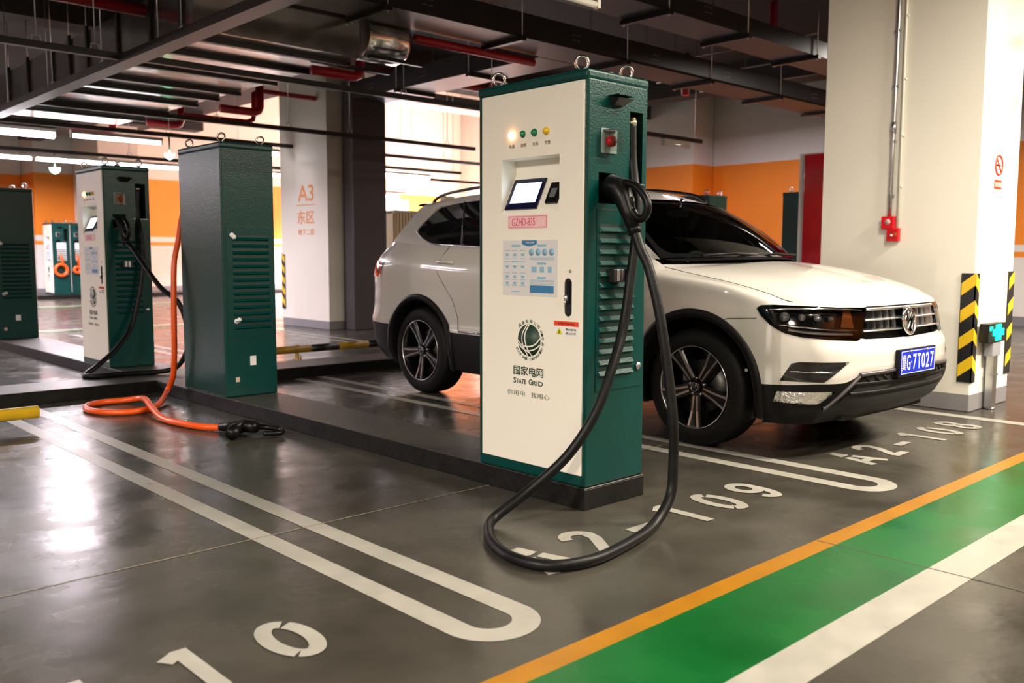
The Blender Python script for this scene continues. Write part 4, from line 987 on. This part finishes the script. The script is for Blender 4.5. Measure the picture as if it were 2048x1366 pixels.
# lamp and grille apertures in (arc length, z)
a_hl0 = None
HL = [(.44,.862),(.70,.868),(.93,.874),(1.06,.878),(1.13,.874),(1.155,.858),(1.13,.82),(1.07,.765),(.99,.722),(.90,.703),(.70,.688),(.535,.678),(.505,.690)]
HL = [(u,v) for u,v in HL]
GR = [(-.01,.866),(.432,.866),(.50,.684),(-.01,.676)]
VENT = [(.80,.575),(1.02,.566),(1.045,.555),(1.115,.455),(.86,.462),(.74,.572)]
VENT = [(.625,.566),(.90,.566),(.945,.556),(1.005,.458),(.77,.455)]
def in_hl(a,c): return inpoly((a,c[2]),HL) or inpoly((a,c[2]),GR)
V,F = shell(2*ROW, 8*ROW, 'body', M_paint, CAR, [in_hl])
mb = MB(); mb.smooth = True; mb.raw = True; mb.add(V,F)

# --- upper body: flank above the waist, roof, pillars
NS = 60
def Bpt(s_): y = .36+(3.36-.36)*s_; return (gx(y,Z8(y)), y, Z8(y))
def Tpt(s_):
    y = .96+(3.06-.96)*s_; z = float(np.interp(y,[.96,1.2,1.5,2.0,2.5,2.8,3.06],[1.528,1.585,1.622,1.640,1.628,1.607,1.580])); return (gx(y,z)-.0, y, z)
DLO = [(.62,1.165),(1.3,1.195),(2.0,1.212),(2.46,1.228),(2.68,1.238),(2.84,1.278),(2.985,1.340),(2.98,1.375),(2.87,1.468),(2.74,1.546),(2.44,1.578),(2.0,1.592),(1.55,1.582),(1.20,1.545),(1.02,1.50)]
rows = []; NW = 22
for i in range(NS+1):
    s_ = i/NS; b = Vector(Bpt(s_)); t = Vector(Tpt(s_)); r_ = []
    for j in range(NW+1):
        w_ = j/NW; p = b.lerp(t,w_); p.x = gx(p.y,p.z)
        if w_ > .88: p.x -= .02*((w_-.88)/.12)**2
        r_.append(p)
    rows.append(r_)
n_ = NW+1
WIN = [DLO]
for sg in (-1,1):
    vs = [(sg*p.x,p.y,p.z) for r_ in rows for p in r_]; fs = []
    for i in range(NS):
        for j in range(NW):
            c = (rows[i][j]+rows[i+1][j+1])/2
            if inpoly((c.y,c.z),DLO) and inpoly((rows[i][j].y,rows[i][j].z),DLO) and inpoly((rows[i+1][j+1].y,rows[i+1][j+1].z),DLO): continue
            q = (i*n_+j,(i+1)*n_+j,(i+1)*n_+j+1,i*n_+j+1); fs.append(q if sg > 0 else q[::-1])
    mb.add(vs,fs)
# roof: between the two roof edges, header curve in front, tailgate top behind
def roof(s_, c_):   # s along, c -1..1 across
    t = Vector(Tpt(s_)); t.x -= .02
    y = t.y-(1-c_*c_)*(.10*(1-s_)**2)+(1-c_*c_)*.05*s_**3
    z = t.z+(1-abs(c_)**2.4)*(.020+.030*min(1,s_*5))
    return (c_*t.x, y, z)
R_ = [[roof(i/40, -1+2*j/24) for j in range(25)] for i in range(41)]
mb.grid(R_)
# tailgate glass area + rear top
_at0 = a_of_y(3.36+.07)
for _k in range(200):
    if wall_v(_at0-.002*_k,8*6)[1] <= 3.36: _at0 -= .002*_k; break
def wtop(c_): q = wall_v(_at0+(amax-_at0)*(1-abs(c_)), 8*6); return Vector((q[0]*(1 if c_ >= 0 else -1), q[1], q[2]))
def tail(s_, c_):
    a = Vector(roof(1,c_)); b = wtop(c_); p = a.lerp(b,s_); p.y += .035*sin(pi*s_); return p
mb.grid([[tail(i/10,-1+2*j/16) for j in range(17)] for i in range(11)])
# bonnet: four-sided patch
aF = AK[5]
def hood(u, v):       # u 0..1 centre->edge, v 0..1 front->cowl
    aC = a_of_y(.33)
    def E(t): return Vector(wall_v(aF+(aC-aF)*t, NR-1))                 # side edge
    def Fr(t): return Vector(wall_v(aF*t, NR-1))                         # front edge
    e0, e1 = E(0), E(1)
    def Cw(t): return Vector((e1.x*t, e1.y-(1-t*t)*.20, e1.z+.012*(1-t*t)))   # cowl
    c0, c1 = Fr(0), Cw(0)
    def Sp(t): return Vector((0, c0.y+(c1.y-c0.y)*t, float(np.interp(t,[0,.04,.1,.2,.35,.5,.7,.85,1],[c0.z,.912,.948,.985,1.025,1.058,1.095,1.116,c1.z]))))
    A_ = Sp(v)*(1-u)+E(v)*u; B_ = Fr(u)*(1-v)+Cw(u)*v
    Cc = (Sp(0)*(1-u)+E(0)*u)*(1-v)+(Sp(1)*(1-u)+E(1)*u)*v
    p = A_+B_-Cc
    p.z += .030*sin(pi*min(1,v*1.05))**.7*(1-(2*abs(u-.5))**3)*.75 if 0 < v < 1 else 0
    return p
HR = []
for i in range(33):
    v = (i/32)**1.5
    HR.append([hood(abs(c),v) * 1 for c in [1-2*j/40 for j in range(41)]])
    for j,c in enumerate([1-2*j/40 for j in range(41)]):
        if c < 0: HR[-1][j].x *= -1
hb = MB(); hb.raw = True; hb.grid(HR)
body = mb.build('body', M_paint, CAR)
bonnet = hb.build('bonnet', M_paint, CAR)
# orient the open panels outwards (away from the cabin)
for o in (body, bonnet):
    bm = bmesh.new(); bm.from_mesh(o.data)
    for f_ in bm.faces:
        c = f_.calc_center_median(); ref = Vector((c.x, c.y-min(2.6,max(.2,c.y)), c.z-.75))
        if f_.normal.dot(ref) < 0: f_.normal_flip()
    bm.to_mesh(o.data); bm.free()
# shut line round the bonnet
def line(name, pts, r, m_, parent, n=6): return MB().tube(smooth_path(pts,4), r, n).build(name, m_, parent)
aC = a_of_y(.30)
for sg in (-1,1): line('shut_line', [(sg*p[0],p[1],p[2]-.0005) for p in [wall_v(aF+(aC-aF)*k/14, NR-1) for k in range(15)]], .0028, M_dark, bonnet)

# --- black lower cladding with arches
V,F = shell(0, 2*ROW, 'clad', M_clad, CAR, [])
mb = MB(); mb.smooth = True; mb.add(V,F); mb.build('lower_cladding', M_clad, CAR)
for sg in (-1,1):
    for (cy,cz,rr_) in ARCH:
        rws = []
        for k in range(61):
            th = R(-18+216*k/60); c_, s_ = cos(th), sin(th); row = []
            for rr2, off in ((rr_+.004,.001),(rr_+.002,.010),(rr_-.022,.014),(rr_-.045,.010),(rr_-.052,-.01),(rr_-.052,-.10)):
                y,z = cy-c_*rr2, cz+s_*rr2; p = side_pt(y, max(.24,z), off) ; row.append((sg*p[0],y,z))
            rws.append(row)
        MB().grid(rws).build('wheel_arch_trim', M_clad, CAR)
mb = MB()
for sg in (-1,1):
    for (cy,cz,rr_) in ARCH:
        rws = [[(sg*x,cy-cos(R(-20+220*k/30))*.425,cz+sin(R(-20+220*k/30))*.425) for x in (.88,.52)] for k in range(31)]; mb.grid(rws)
        mb.add([(sg*.52,cy+dy,cz+dz) for dy,dz in ((-.45,-.15),(.45,-.15),(.45,.45),(-.45,.45))],[(0,1,2,3)])
mb.box((-.50,-.75,.21),(.50,3.4,.34)).box((-.84,.50,.22),(.84,2.32,.40)); mb.box((-.60,-.60,.26),(.60,-.48,.42))
mb.build('underbody', M_dark, CAR)

# --- wheels
def wheel(y, sg, steer=0.0, phase=0.0):
    w_ = bpy.data.objects.new('wheel', None)
    T = MB(); prof_ = [(.245,-.11),(.262,-.118),(.30,-.122),(.335,-.112),(.352,-.095),(.358,-.07),(.360,0),(.358,.07),(.352,.095),(.335,.112),(.30,.122),(.262,.118),(.245,.11)]
    T.lathe(prof_, (0,0,0), (1,0,0), 56, caps=False)
    T.lathe([(.3605,-.045),(.3605,-.040)], (0,0,0), (1,0,0), 56, caps=False)
    tyre = T.build('wheel', M_tyre, CAR); tyre.location = (sg*.775, y, .360); tyre.rotation_euler = (0,0,steer)
    B = MB(); B.lathe([(.245,.112),(.252,.118),(.249,.112),(.236,.095),(.228,.02),(.226,-.10)], (0,0,0), (sg,0,0), 56, caps=False)
    B.lathe([(.226,-.02),(.05,-.03),(.001,-.03)], (0,0,0), (sg,0,0), 40, caps=False)
    B.build('rim_barrel', M_rimb, tyre)
    MB().lathe([(.2505,.1175),(.2525,.121),(.2470,.121),(.2450,.1165)], (0,0,0), (sg,0,0), 64, caps=False).build('rim_lip', M_rims, tyre)
    blk = MB(); sil = MB()
    for k in range(5):
        a = phase+2*pi*k/5
        def P_(r, t, h): # along direction a; t sideways; h along axle
            dy_,dz_ = cos(a),sin(a); return (sg*h, dy_*r-dz_*t, dz_*r+dy_*t)
        blk.add([P_(.03,-.030,.085),(P_(.03,.030,.085)),P_(.24,.047,.098),P_(.24,-.047,.098),P_(.03,-.030,.04),P_(.03,.030,.04),P_(.24,.052,.05),P_(.24,-.052,.05)],[(0,1,2,3),(0,3,7,4),(1,5,6,2)])
        for t in (-1,1):
            sil.add([P_(.055,t*.006,.0935),P_(.055,t*.018,.0935),P_(.15,t*.026,.099),P_(.243,t*.043,.112),P_(.243,t*.027,.112),P_(.15,t*.013,.099),
                     P_(.055,t*.006,.084),P_(.055,t*.018,.084),P_(.15,t*.026,.088),P_(.243,t*.043,.098),P_(.243,t*.027,.098),P_(.15,t*.013,.088)],
                    [(0,1,2,5),(5,2,3,4),(0,5,11,6),(5,4,10,11),(1,7,8,2),(2,8,9,3)])
    blk.build('black_spokes', M_rimb, tyre); sil.build('machined_spokes', M_rims, tyre)
    hc = MB().lathe([(.036,.085),(.036,.100),(.030,.105),(.001,.106)], (0,0,0), (sg,0,0), 28).build('hub_cap', M_rimb, tyre)
    MB().torus((sg*.1055,0,0), .026, .0022, (1,0,0), 28, 6).tube([(sg*.1065,-.012,.018),(sg*.1065,-.006,-.006),(sg*.1065,0,.010),(sg*.1065,.006,-.006),(sg*.1065,.012,.018)],.002,6).build('hub_emblem', M_rims, tyre)
    for k in range(5):
        an = pi/5+phase+2*pi*k/5; MB().cyl((sg*.06,.052*cos(an),.052*sin(an)),(sg*.088,.052*cos(an),.052*sin(an)),.009,8).build('wheel_nut', M_steel, tyre)
    br = MB().lathe([(.16,-.0),(.16,.012),(.05,.014)], (0,0,0), (sg,0,0), 36); br.build('brake_disc', mat('brake_steel',(.16,.155,.15),.4,.8), tyre)
    MB().box((sg*.005-.02,.07,.02),(sg*.005+.03,.15,.12)).build('brake_caliper', mat('grey_cast_iron',(.16,.16,.15),.5), tyre)
    bpy.data.objects.remove(w_)
    return tyre
for sg in (-1,1):
    wheel(0.0, sg, -.02, -pi/2); wheel(2.80, sg, 0, -pi/2+.14)

# --- windows
def gl_side(u, v, off=0): return (gx(u,v)+.003+off, u, v)
for sg in (-1,1):
    front = [p for p in DLO if p[0] < 1.35]; 
    sw = surf('side_window', DLO, gl_side, (.05,.03), M_priv, CAR, sg=sg)
    pts = [(sg*(gx(y,z)+.005),y,z) for y,z in DLO]; MB().tube(smooth_path(pts+[pts[0]],3), .0075, 8).build('window_trim', M_chrome, sw)
    for (y0,z0,y1,z1) in ((2.30,1.225,2.44,1.575),(2.02,1.213,2.10,1.590),(1.40,1.20,1.45,1.580)):
        MB().tube([(sg*(gx(y0,z0)+.006),y0,z0),(sg*(gx(y1,z1)+.006),y1,z1)], .011, 6).build('window_divider', M_gloss, sw)
# windscreen between cowl and header
def ws(u, v, off=0):      # u -1..1 across, v 0..1 up
    lo = Vector((u*.775, .362-(1-u*u)*.21, 1.128+.010*(1-u*u))); t = Vector(roof(0, 1.0)); hi = Vector(roof(0,u)); hi.x = u*(t.x+.03)
    p = lo.lerp(hi, v*.94); p.z += .030*sin(pi*v)+.004; p.y -= .012*sin(pi*v); return p
g = MB(); g.grid([[ws(-1+2*j/30, i/16) for j in range(31)] for i in range(17)]); wsc = g.build('windscreen', M_ws, CAR)
# black border
g = MB()
def wso(u,v): p = ws(u,v); p.z += .0015; p.y -= .0015; return p
for k in range(40):
    for (ua,va,ub,vb) in ((-1,0,-.955,0),(1,0,.955,0)):
        g.add([wso(ua,k/40),wso(ub,k/40),wso(ub,(k+1)/40),wso(ua,(k+1)/40)],[(0,1,2,3)])
    u0,u1 = -1+2*k/40,-1+2*(k+1)/40
    g.add([wso(u0,0),wso(u1,0),wso(u1,.055),wso(u0,.055)],[(0,1,2,3)]); g.add([wso(u0,.955),wso(u1,.955),wso(u1,1),wso(u0,1)],[(0,1,2,3)])
    for (uu,vv,du,dv) in ((-.955,.055,.09,.12),(.955,.055,-.09,.12)): pass
for sg in (-1,1):    # rounded inner corners
    for k in range(8):
        t0,t1 = pi/2*k/8, pi/2*(k+1)/8
        g.add([wso(sg*.955,.055),wso(sg*(.955-.10*(1-sin(t0))),.055+.14*(1-cos(t0))),wso(sg*(.955-.10*(1-sin(t1))),.055+.14*(1-cos(t1)))],[(0,1,2)])
g.build('glass_border', M_gloss, wsc)
g = MB(); g.grid([[ (u*.75, .30-(1-u*u)*.215+dy, 1.118+.012*(1-u*u)+dz) for u in [-1+2*j/24 for j in range(25)]] for dy,dz in ((-.02,-.004),(.03,.004),(.07,.012))]); g.build('cowl_panel', M_clad, CAR)
for x0,x1 in ((-.58,.0),(-.05,.50)):
    MB().tube([(x0,.20-(1-x0*x0)*.02,1.150),(x0*.5+x1*.5,.165,1.165),(x1,.19-(1-x1*x1)*.02,1.155)], .009, 6).build('wiper', M_blackp, CAR)
# tailgate window, spoiler
MB().grid([[Vector(tail(.12+.78*i/8, -.86+1.72*j/12))+Vector((0,.006,.006)) for j in range(13)] for i in range(9)]).build('rear_window', M_priv, CAR)
g = MB(); g.grid([[Vector(roof(1,c))+Vector((0,dy,dz)) for c in [-1+2*j/16 for j in range(17)]] for dy,dz in ((-.06,.004),(.02,.012),(.10,.004),(.09,-.012),(.0,-.012))]); g.build('roof_spoiler', M_paint, CAR)
for sg in (-1,1):
    pts = [(sg*(Tpt(s_)[0]-.045),Tpt(s_)[1],Tpt(s_)[2]+dz) for s_,dz in ((.04,.012),(.10,.050),(.3,.060),(.55,.062),(.8,.056),(.91,.045),(.96,.010))]
    MB().tube(smooth_path(pts,5), .013, 8).build('roof_rail', M_gloss, CAR)
# --- cabin
MB().grid([[ (x,.28+.5*t,1.10-.04*t+.03*(1-(x/.7)**2)) for x in [-.70+1.4*j/12 for j in range(13)]] for t in (0,.5,1)]).build('dashboard', M_int, CAR)
for sg in (-1,1):
    s_ = MB().box((sg*.36-.24,1.05,.55),(sg*.36+.24,1.55,.72)).build('seat', M_int, CAR, bevel=.05, seg=3)
    m_ = MB(); m_.add([(sg*.36-.23,1.42,.65),(sg*.36+.23,1.42,.65),(sg*.36+.20,1.66,1.24),(sg*.36-.20,1.66,1.24),(sg*.36-.23,1.55,.65),(sg*.36+.23,1.55,.65),(sg*.36+.20,1.77,1.24),(sg*.36-.20,1.77,1.24)],[(0,1,2,3),(7,6,5,4),(0,4,5,1),(1,5,6,2),(2,6,7,3),(3,7,4,0)])
    m_.build('seat_back', M_int, s_, bevel=.04, seg=3)
    MB().box((sg*.36-.13,1.68,1.27),(sg*.36+.13,1.77,1.44)).build('headrest', M_int, s_, bevel=.04, seg=3)
MB().torus((.36,.86,1.02), .18, .014, (0,-.85,.5), 32, 8).build('steering_wheel', M_int, CAR)
MB().box((-.12,.84,1.43),(.12,.86,1.50)).cyl((0,.86,1.48),(0,.80,1.56),.012,8).build('rear_view_mirror', M_blackp, CAR)
MB().box((-.10,.60,1.06),(.02,.62,1.12)).build('dash_screen', M_int, CAR)
# door mirrors
for sg in (-1,1):
    m_ = MB().lathe([(.001,-.11),(.055,-.095),(.078,-.04),(.082,.03),(.066,.09),(.001,.11)], (sg*.985,.80,1.135), (1,0,0), 20)
    o = m_.build('door_mirror', M_paint, CAR); MB().tube([(sg*.80,.78,1.13),(sg*.95,.80,1.12)], .03, 10).build('mirror_arm', M_clad, o)

# --- front: headlamps, grille, emblem, plate, vents, fog lamps
def W2(u, v, off=0): return WS(abs(u), v, off)
def ring_depth(poly, o0, o1, m_, name, parent, sg):
    mb = MB(); n = len(poly); dense = []
    for i in range(n):
        a,b = poly[i],poly[(i+1)%n]; k = max(1,int(math.hypot(a[0]-b[0],a[1]-b[1])/.02))
        dense += [(a[0]+(b[0]-a[0])*t/k, a[1]+(b[1]-a[1])*t/k) for t in range(k)]
    rr2 = []
    for u,v in dense+[dense[0]]:
        p = W2(u,v,o0); q = W2(u,v,o1); rr2.append([(sg*p[0],p[1],p[2]),(sg*q[0],q[1],q[2])])
    mb.grid(rr2); return mb.build(name, m_, parent)
def band(name, pts, z_half, off0, off1, m_, parent, sg, n=5):
    """strip along (a,z) points with rounded front"""
    Q = smooth_path([(a,z,0) for a,z in pts], 6); rws = []
    for q in Q:
        row = []
        for k in range(n+2):
            th = -pi/2+pi*k/(n+1); of = off0+(off1-off0)*cos(th); p = WS(max(0,q.x), q.y+z_half*sin(th), of); row.append((sg*p[0],p[1],p[2]))
        rws.append(row)
    return MB().grid(rws).build(name, m_, parent)
for sg in (-1,1):
    hl = surf('headlight', HL, lambda u,v,off: W2(u,v,.003), .02, M_lens, CAR, sg=sg)
    b = surf('lamp_bowl', HL, lambda u,v,off: W2(u,v,-.06), .025, M_gloss, hl, sg=sg)
    ring_depth(HL, .003, -.06, M_gloss, 'lamp_surround', hl, sg)
    band('chrome_strip', [(.47,.845),(.70,.858),(.95,.858),(1.08,.850)], .010, -.02, .001, M_cchrome, hl, sg)
    band('chrome_strip', [(.52,.733),(.70,.742),(.90,.756),(1.02,.765)], .006, -.02, .001, M_cchrome, hl, sg)
    for a,z,r_ in ((1.0,.808,.030),(.90,.806,.022),(.80,.803,.022),(.70,.800,.015)):
        p = Vector(WS(a,z,-.045)); n = outl(a)[2]; MB().lathe([(r_,0),(r_*.95,.018),(r_*.6,.03),(.001,.034)], (sg*p.x,p.y,p.z), (sg*n.x,n.y,0), 20).build('projector_lens', mat('clear_projector',(.5,.5,.52),.05,.7), hl)
    o = surf('amber_reflector', [(.52,.745),(.63,.752),(.60,.84),(.54,.84)], lambda u,v,off: W2(u,v,-.03), .02, mat('amber_reflector',(.32,.09,.02),.3), hl, sg=sg)
    band('led_strip', [(.56,.712),(.70,.716),(.86,.724),(.97,.738)], .008, -.03, -.004, mat('pale_led',(.32,.26,.25),.3), hl, sg)
    gr = surf('grille', GR, lambda u,v,off: W2(u,v,-.05), .03, M_dark, CAR, sg=sg)
    ring_depth(GR[:], .0, -.05, M_gloss, 'grille_surround', gr, sg)
    for z, h in ((.851,.014),(.790,.010),(.728,.010)):
        e = .432+(.866-z)*.37
        band('chrome_bar', [(.0,z),(.2,z),(e-.004,z)], h, -.03, .008, M_cchrome, gr, sg)
    for k in range(5):
        a = .115+k*.078; lo,hi = .742,.785
        for lo,hi in ((.738,.782),(.798,.840)):
            p = [WS(a+da,z,of) for z in (lo,hi) for da,of in ((-.0025,-.03),(.0,-.006),(.0025,-.03))]
            MB().add([(sg*q[0],q[1],q[2]) for q in p],[(0,1,4,3),(1,2,5,4)]).build('grille_fin', M_rims, gr)
    # bumper vent with chrome blade, fog lamp, lower frame
    ve = surf('bumper_vent', VENT, lambda u,v,off: W2(u,v,.0025), .02, M_gloss, CAR, sg=sg)
    ring_depth(VENT, .004, -.01, M_clad, 'vent_frame', ve, sg)
    band('chrome_blade', [(.73,.511),(.83,.512),(.95,.514)], .006, .002, .012, M_chrome, ve, sg)
    FG = [(.70,.405),(1.02,.398),(1.035,.338),(.80,.328)]
    fo = surf('fog_lamp', FG, lambda u,v,off: W2(u,v,.012), .02, mat('fog_reflector',(.75,.75,.73),.18,.85,bump=1.0,bscale=55), CAR, sg=sg)
    ring_depth(FG, .018, -.01, M_gloss, 'fog_frame', fo, sg)
    MB().lathe([(.010,0),(.010,.003),(.001,.004)], (sg*W2(1.20,.50)[0],W2(1.20,.50)[1],.50), (sg*.95,-.3,0), 14).build('parking_sensor', mat('grey_sensor',(.45,.43,.41),.4), CAR)
    # tail lamp
    TL = [(a_of_y(3.30),1.085),(a_of_y(3.44)+.10,1.105),(amax-.62,1.10),(amax-.62,.96),(a_of_y(3.38),.955)]
    TL = [(a_of_y(3.36)+.01,1.095),(amax-.55,1.12),(amax-.55,.965),(a_of_y(3.40),.962)]
    surf('tail_lamp', TL, lambda u,v,off: W2(u,v,.008), .02, mat('red_lens',(.42,.01,.02),.08,coat=1.0), CAR, sg=sg)
    # door handle + shut lines on the flank
    for (y0,y1) in ((2.33,2.52),(1.30,1.49)):
        p = [side_pt(y,z,o_) for y,z,o_ in ((y0,1.088,.004),(y0+.02,1.092,.026),(y1-.02,1.097,.026),(y1,1.095,.004))]
        MB().tube([(sg*q[0],q[1],q[2]) for q in p], .013, 10).build('door_handle', M_paint, CAR)
    pts = [side_pt(y,z,.0008) for y,z in ((2.46,1.22),(2.52,1.1),(2.52,1.0),(2.44,.92),(2.33,.80),(2.28,.66),(2.27,.56))]
    MB().tube([(sg*q[0],q[1],q[2]) for q in pts], .0022, 6).build('door_gap', M_dark, CAR)
    pts = [side_pt(y,z,.0008) for y,z in ((1.62,1.2),(1.62,.9),(1.60,.55))]
    MB().tube([(sg*q[0],q[1],q[2]) for q in pts], .0022, 6).build('door_gap', M_dark, CAR)
    # bumper seam from arch to headlamp
    pts = [WS(a,z,.0004) for a,z in ((1.15,.80),(1.25,.795),(1.33,.79),(1.375,.775))]
    MB().tube([(sg*q[0],q[1],q[2]) for q in pts], .0018, 6).build('bumper_seam', M_dark, CAR)
    # chrome strip on the sill
    pts = [side_pt(y,.552-.0,.012) for y in (.62,1.0,1.5,2.0,2.25)]
    MB().tube([(sg*q[0],q[1],q[2]) for q in pts], .008, 8).build('sill_strip', M_chrome, CAR)
# lower intake and skid frame (centre)
INT = [(-.46,.492),(.46,.492),(.50,.47),(.66,.335),(.62,.300),(-.62,.300),(-.66,.335),(-.50,.47)]
def Wc(u, v, off=0):
    p = WS(abs(u), v, off); return ((1 if u >= 0 else -1)*p[0], p[1], p[2])
li = surf('lower_intake', INT, lambda u,v,off: Wc(u,v,.003), .02, M_dark, CAR, sg=0)
fr = smooth_path([(-.76,.306,0),(-.73,.318,0),(-.56,.472,0),(-.50,.495,0),(0,.503,0),(.50,.495,0),(.56,.472,0),(.73,.318,0),(.76,.306,0)],5)
rws = []
for q in fr:
    row = []
    for dz,of in ((.010,.0),(.008,.014),(-.004,.018),(-.013,.014),(-.016,.0)):
        p = Wc(q.x, q.y+dz, of); row.append(p)
    rws.append(row)
MB().grid(rws).build('skid_frame', M_satin, li)
for z in (.440,.385):
    MB().grid([[Wc(u,z+dz,of) for dz,of in ((.010,.0),(.004,.014),(-.008,.012),(-.012,.0))] for u in [-.6+1.2*k/30 for k in range(31)]]).build('intake_bar', M_clad, li)
for k in range(13):
    u = -.48+.08*k; MB().tube([Wc(u-.02,.478,.006),Wc(u+.02,.450,.006)],.005,6).build('intake_mesh', M_clad, li)
# number plate
pl = MB().box((-.238,-.944,.452),(.238,-.922,.615)).build('licence_plate_holder', M_blackp, CAR, bevel=.004)
bp_ = MB().box((-.220,-.948,.468),(.220,-.943,.608)).build('licence_plate', mat('plate_blue',(.0,.018,.55),.35), pl, bevel=.003)
mbp = MB()
for a,b in (((-.214,-.9495,.6005),(.214,-.948,.6035)),((-.214,-.9495,.4725),(.214,-.948,.4755)),((-.2155,-.9495,.4725),(-.2125,-.948,.6035)),((.2125,-.9495,.4725),(.2155,-.948,.6035))): mbp.box(a,b)
mbp.build('plate_border', M_white, bp_)
for s, x, w_ in (('冀',-.184,.050),('G',-.127,.045),('·',-.089,.010),('7',-.050,.043),('T',.006,.043),('0',.062,.043),('2',.118,.043),('7',.176,.043)):
    text('plate_character', s, .090 if s != '·' else .012, w_, (x,-.9495,.537), FY, M_white, bp_, bold=0 if s == '冀' else .012)
for x in (-.10,.11): MB().lathe([(.008,0),(.008,.004),(.001,.006)], (x,-.948,.600), (0,-1,0), 10).build('plate_screw', M_steel, bp_)
# emblem
em = MB().torus((0,-.882,.770), .073, .011, (0,-1,.16), 40, 10).build('emblem', M_chrome, CAR)
MB().lathe([(.070,0),(.070,.004),(.001,.006)], (0,-.872,.768), (0,-1,.16), 36).build('emblem_disc', M_gloss, em)
MB().tube([(-.030,-.889,.828),(-.014,-.887,.787),(0,-.889,.818),(.014,-.887,.787),(.030,-.889,.828)],.0072,8).tube([(-.057,-.885,.800),(-.030,-.882,.712),(0,-.884,.766),(.030,-.882,.712),(.057,-.885,.800)],.0072,8).build('emblem_letter', M_chrome, em)
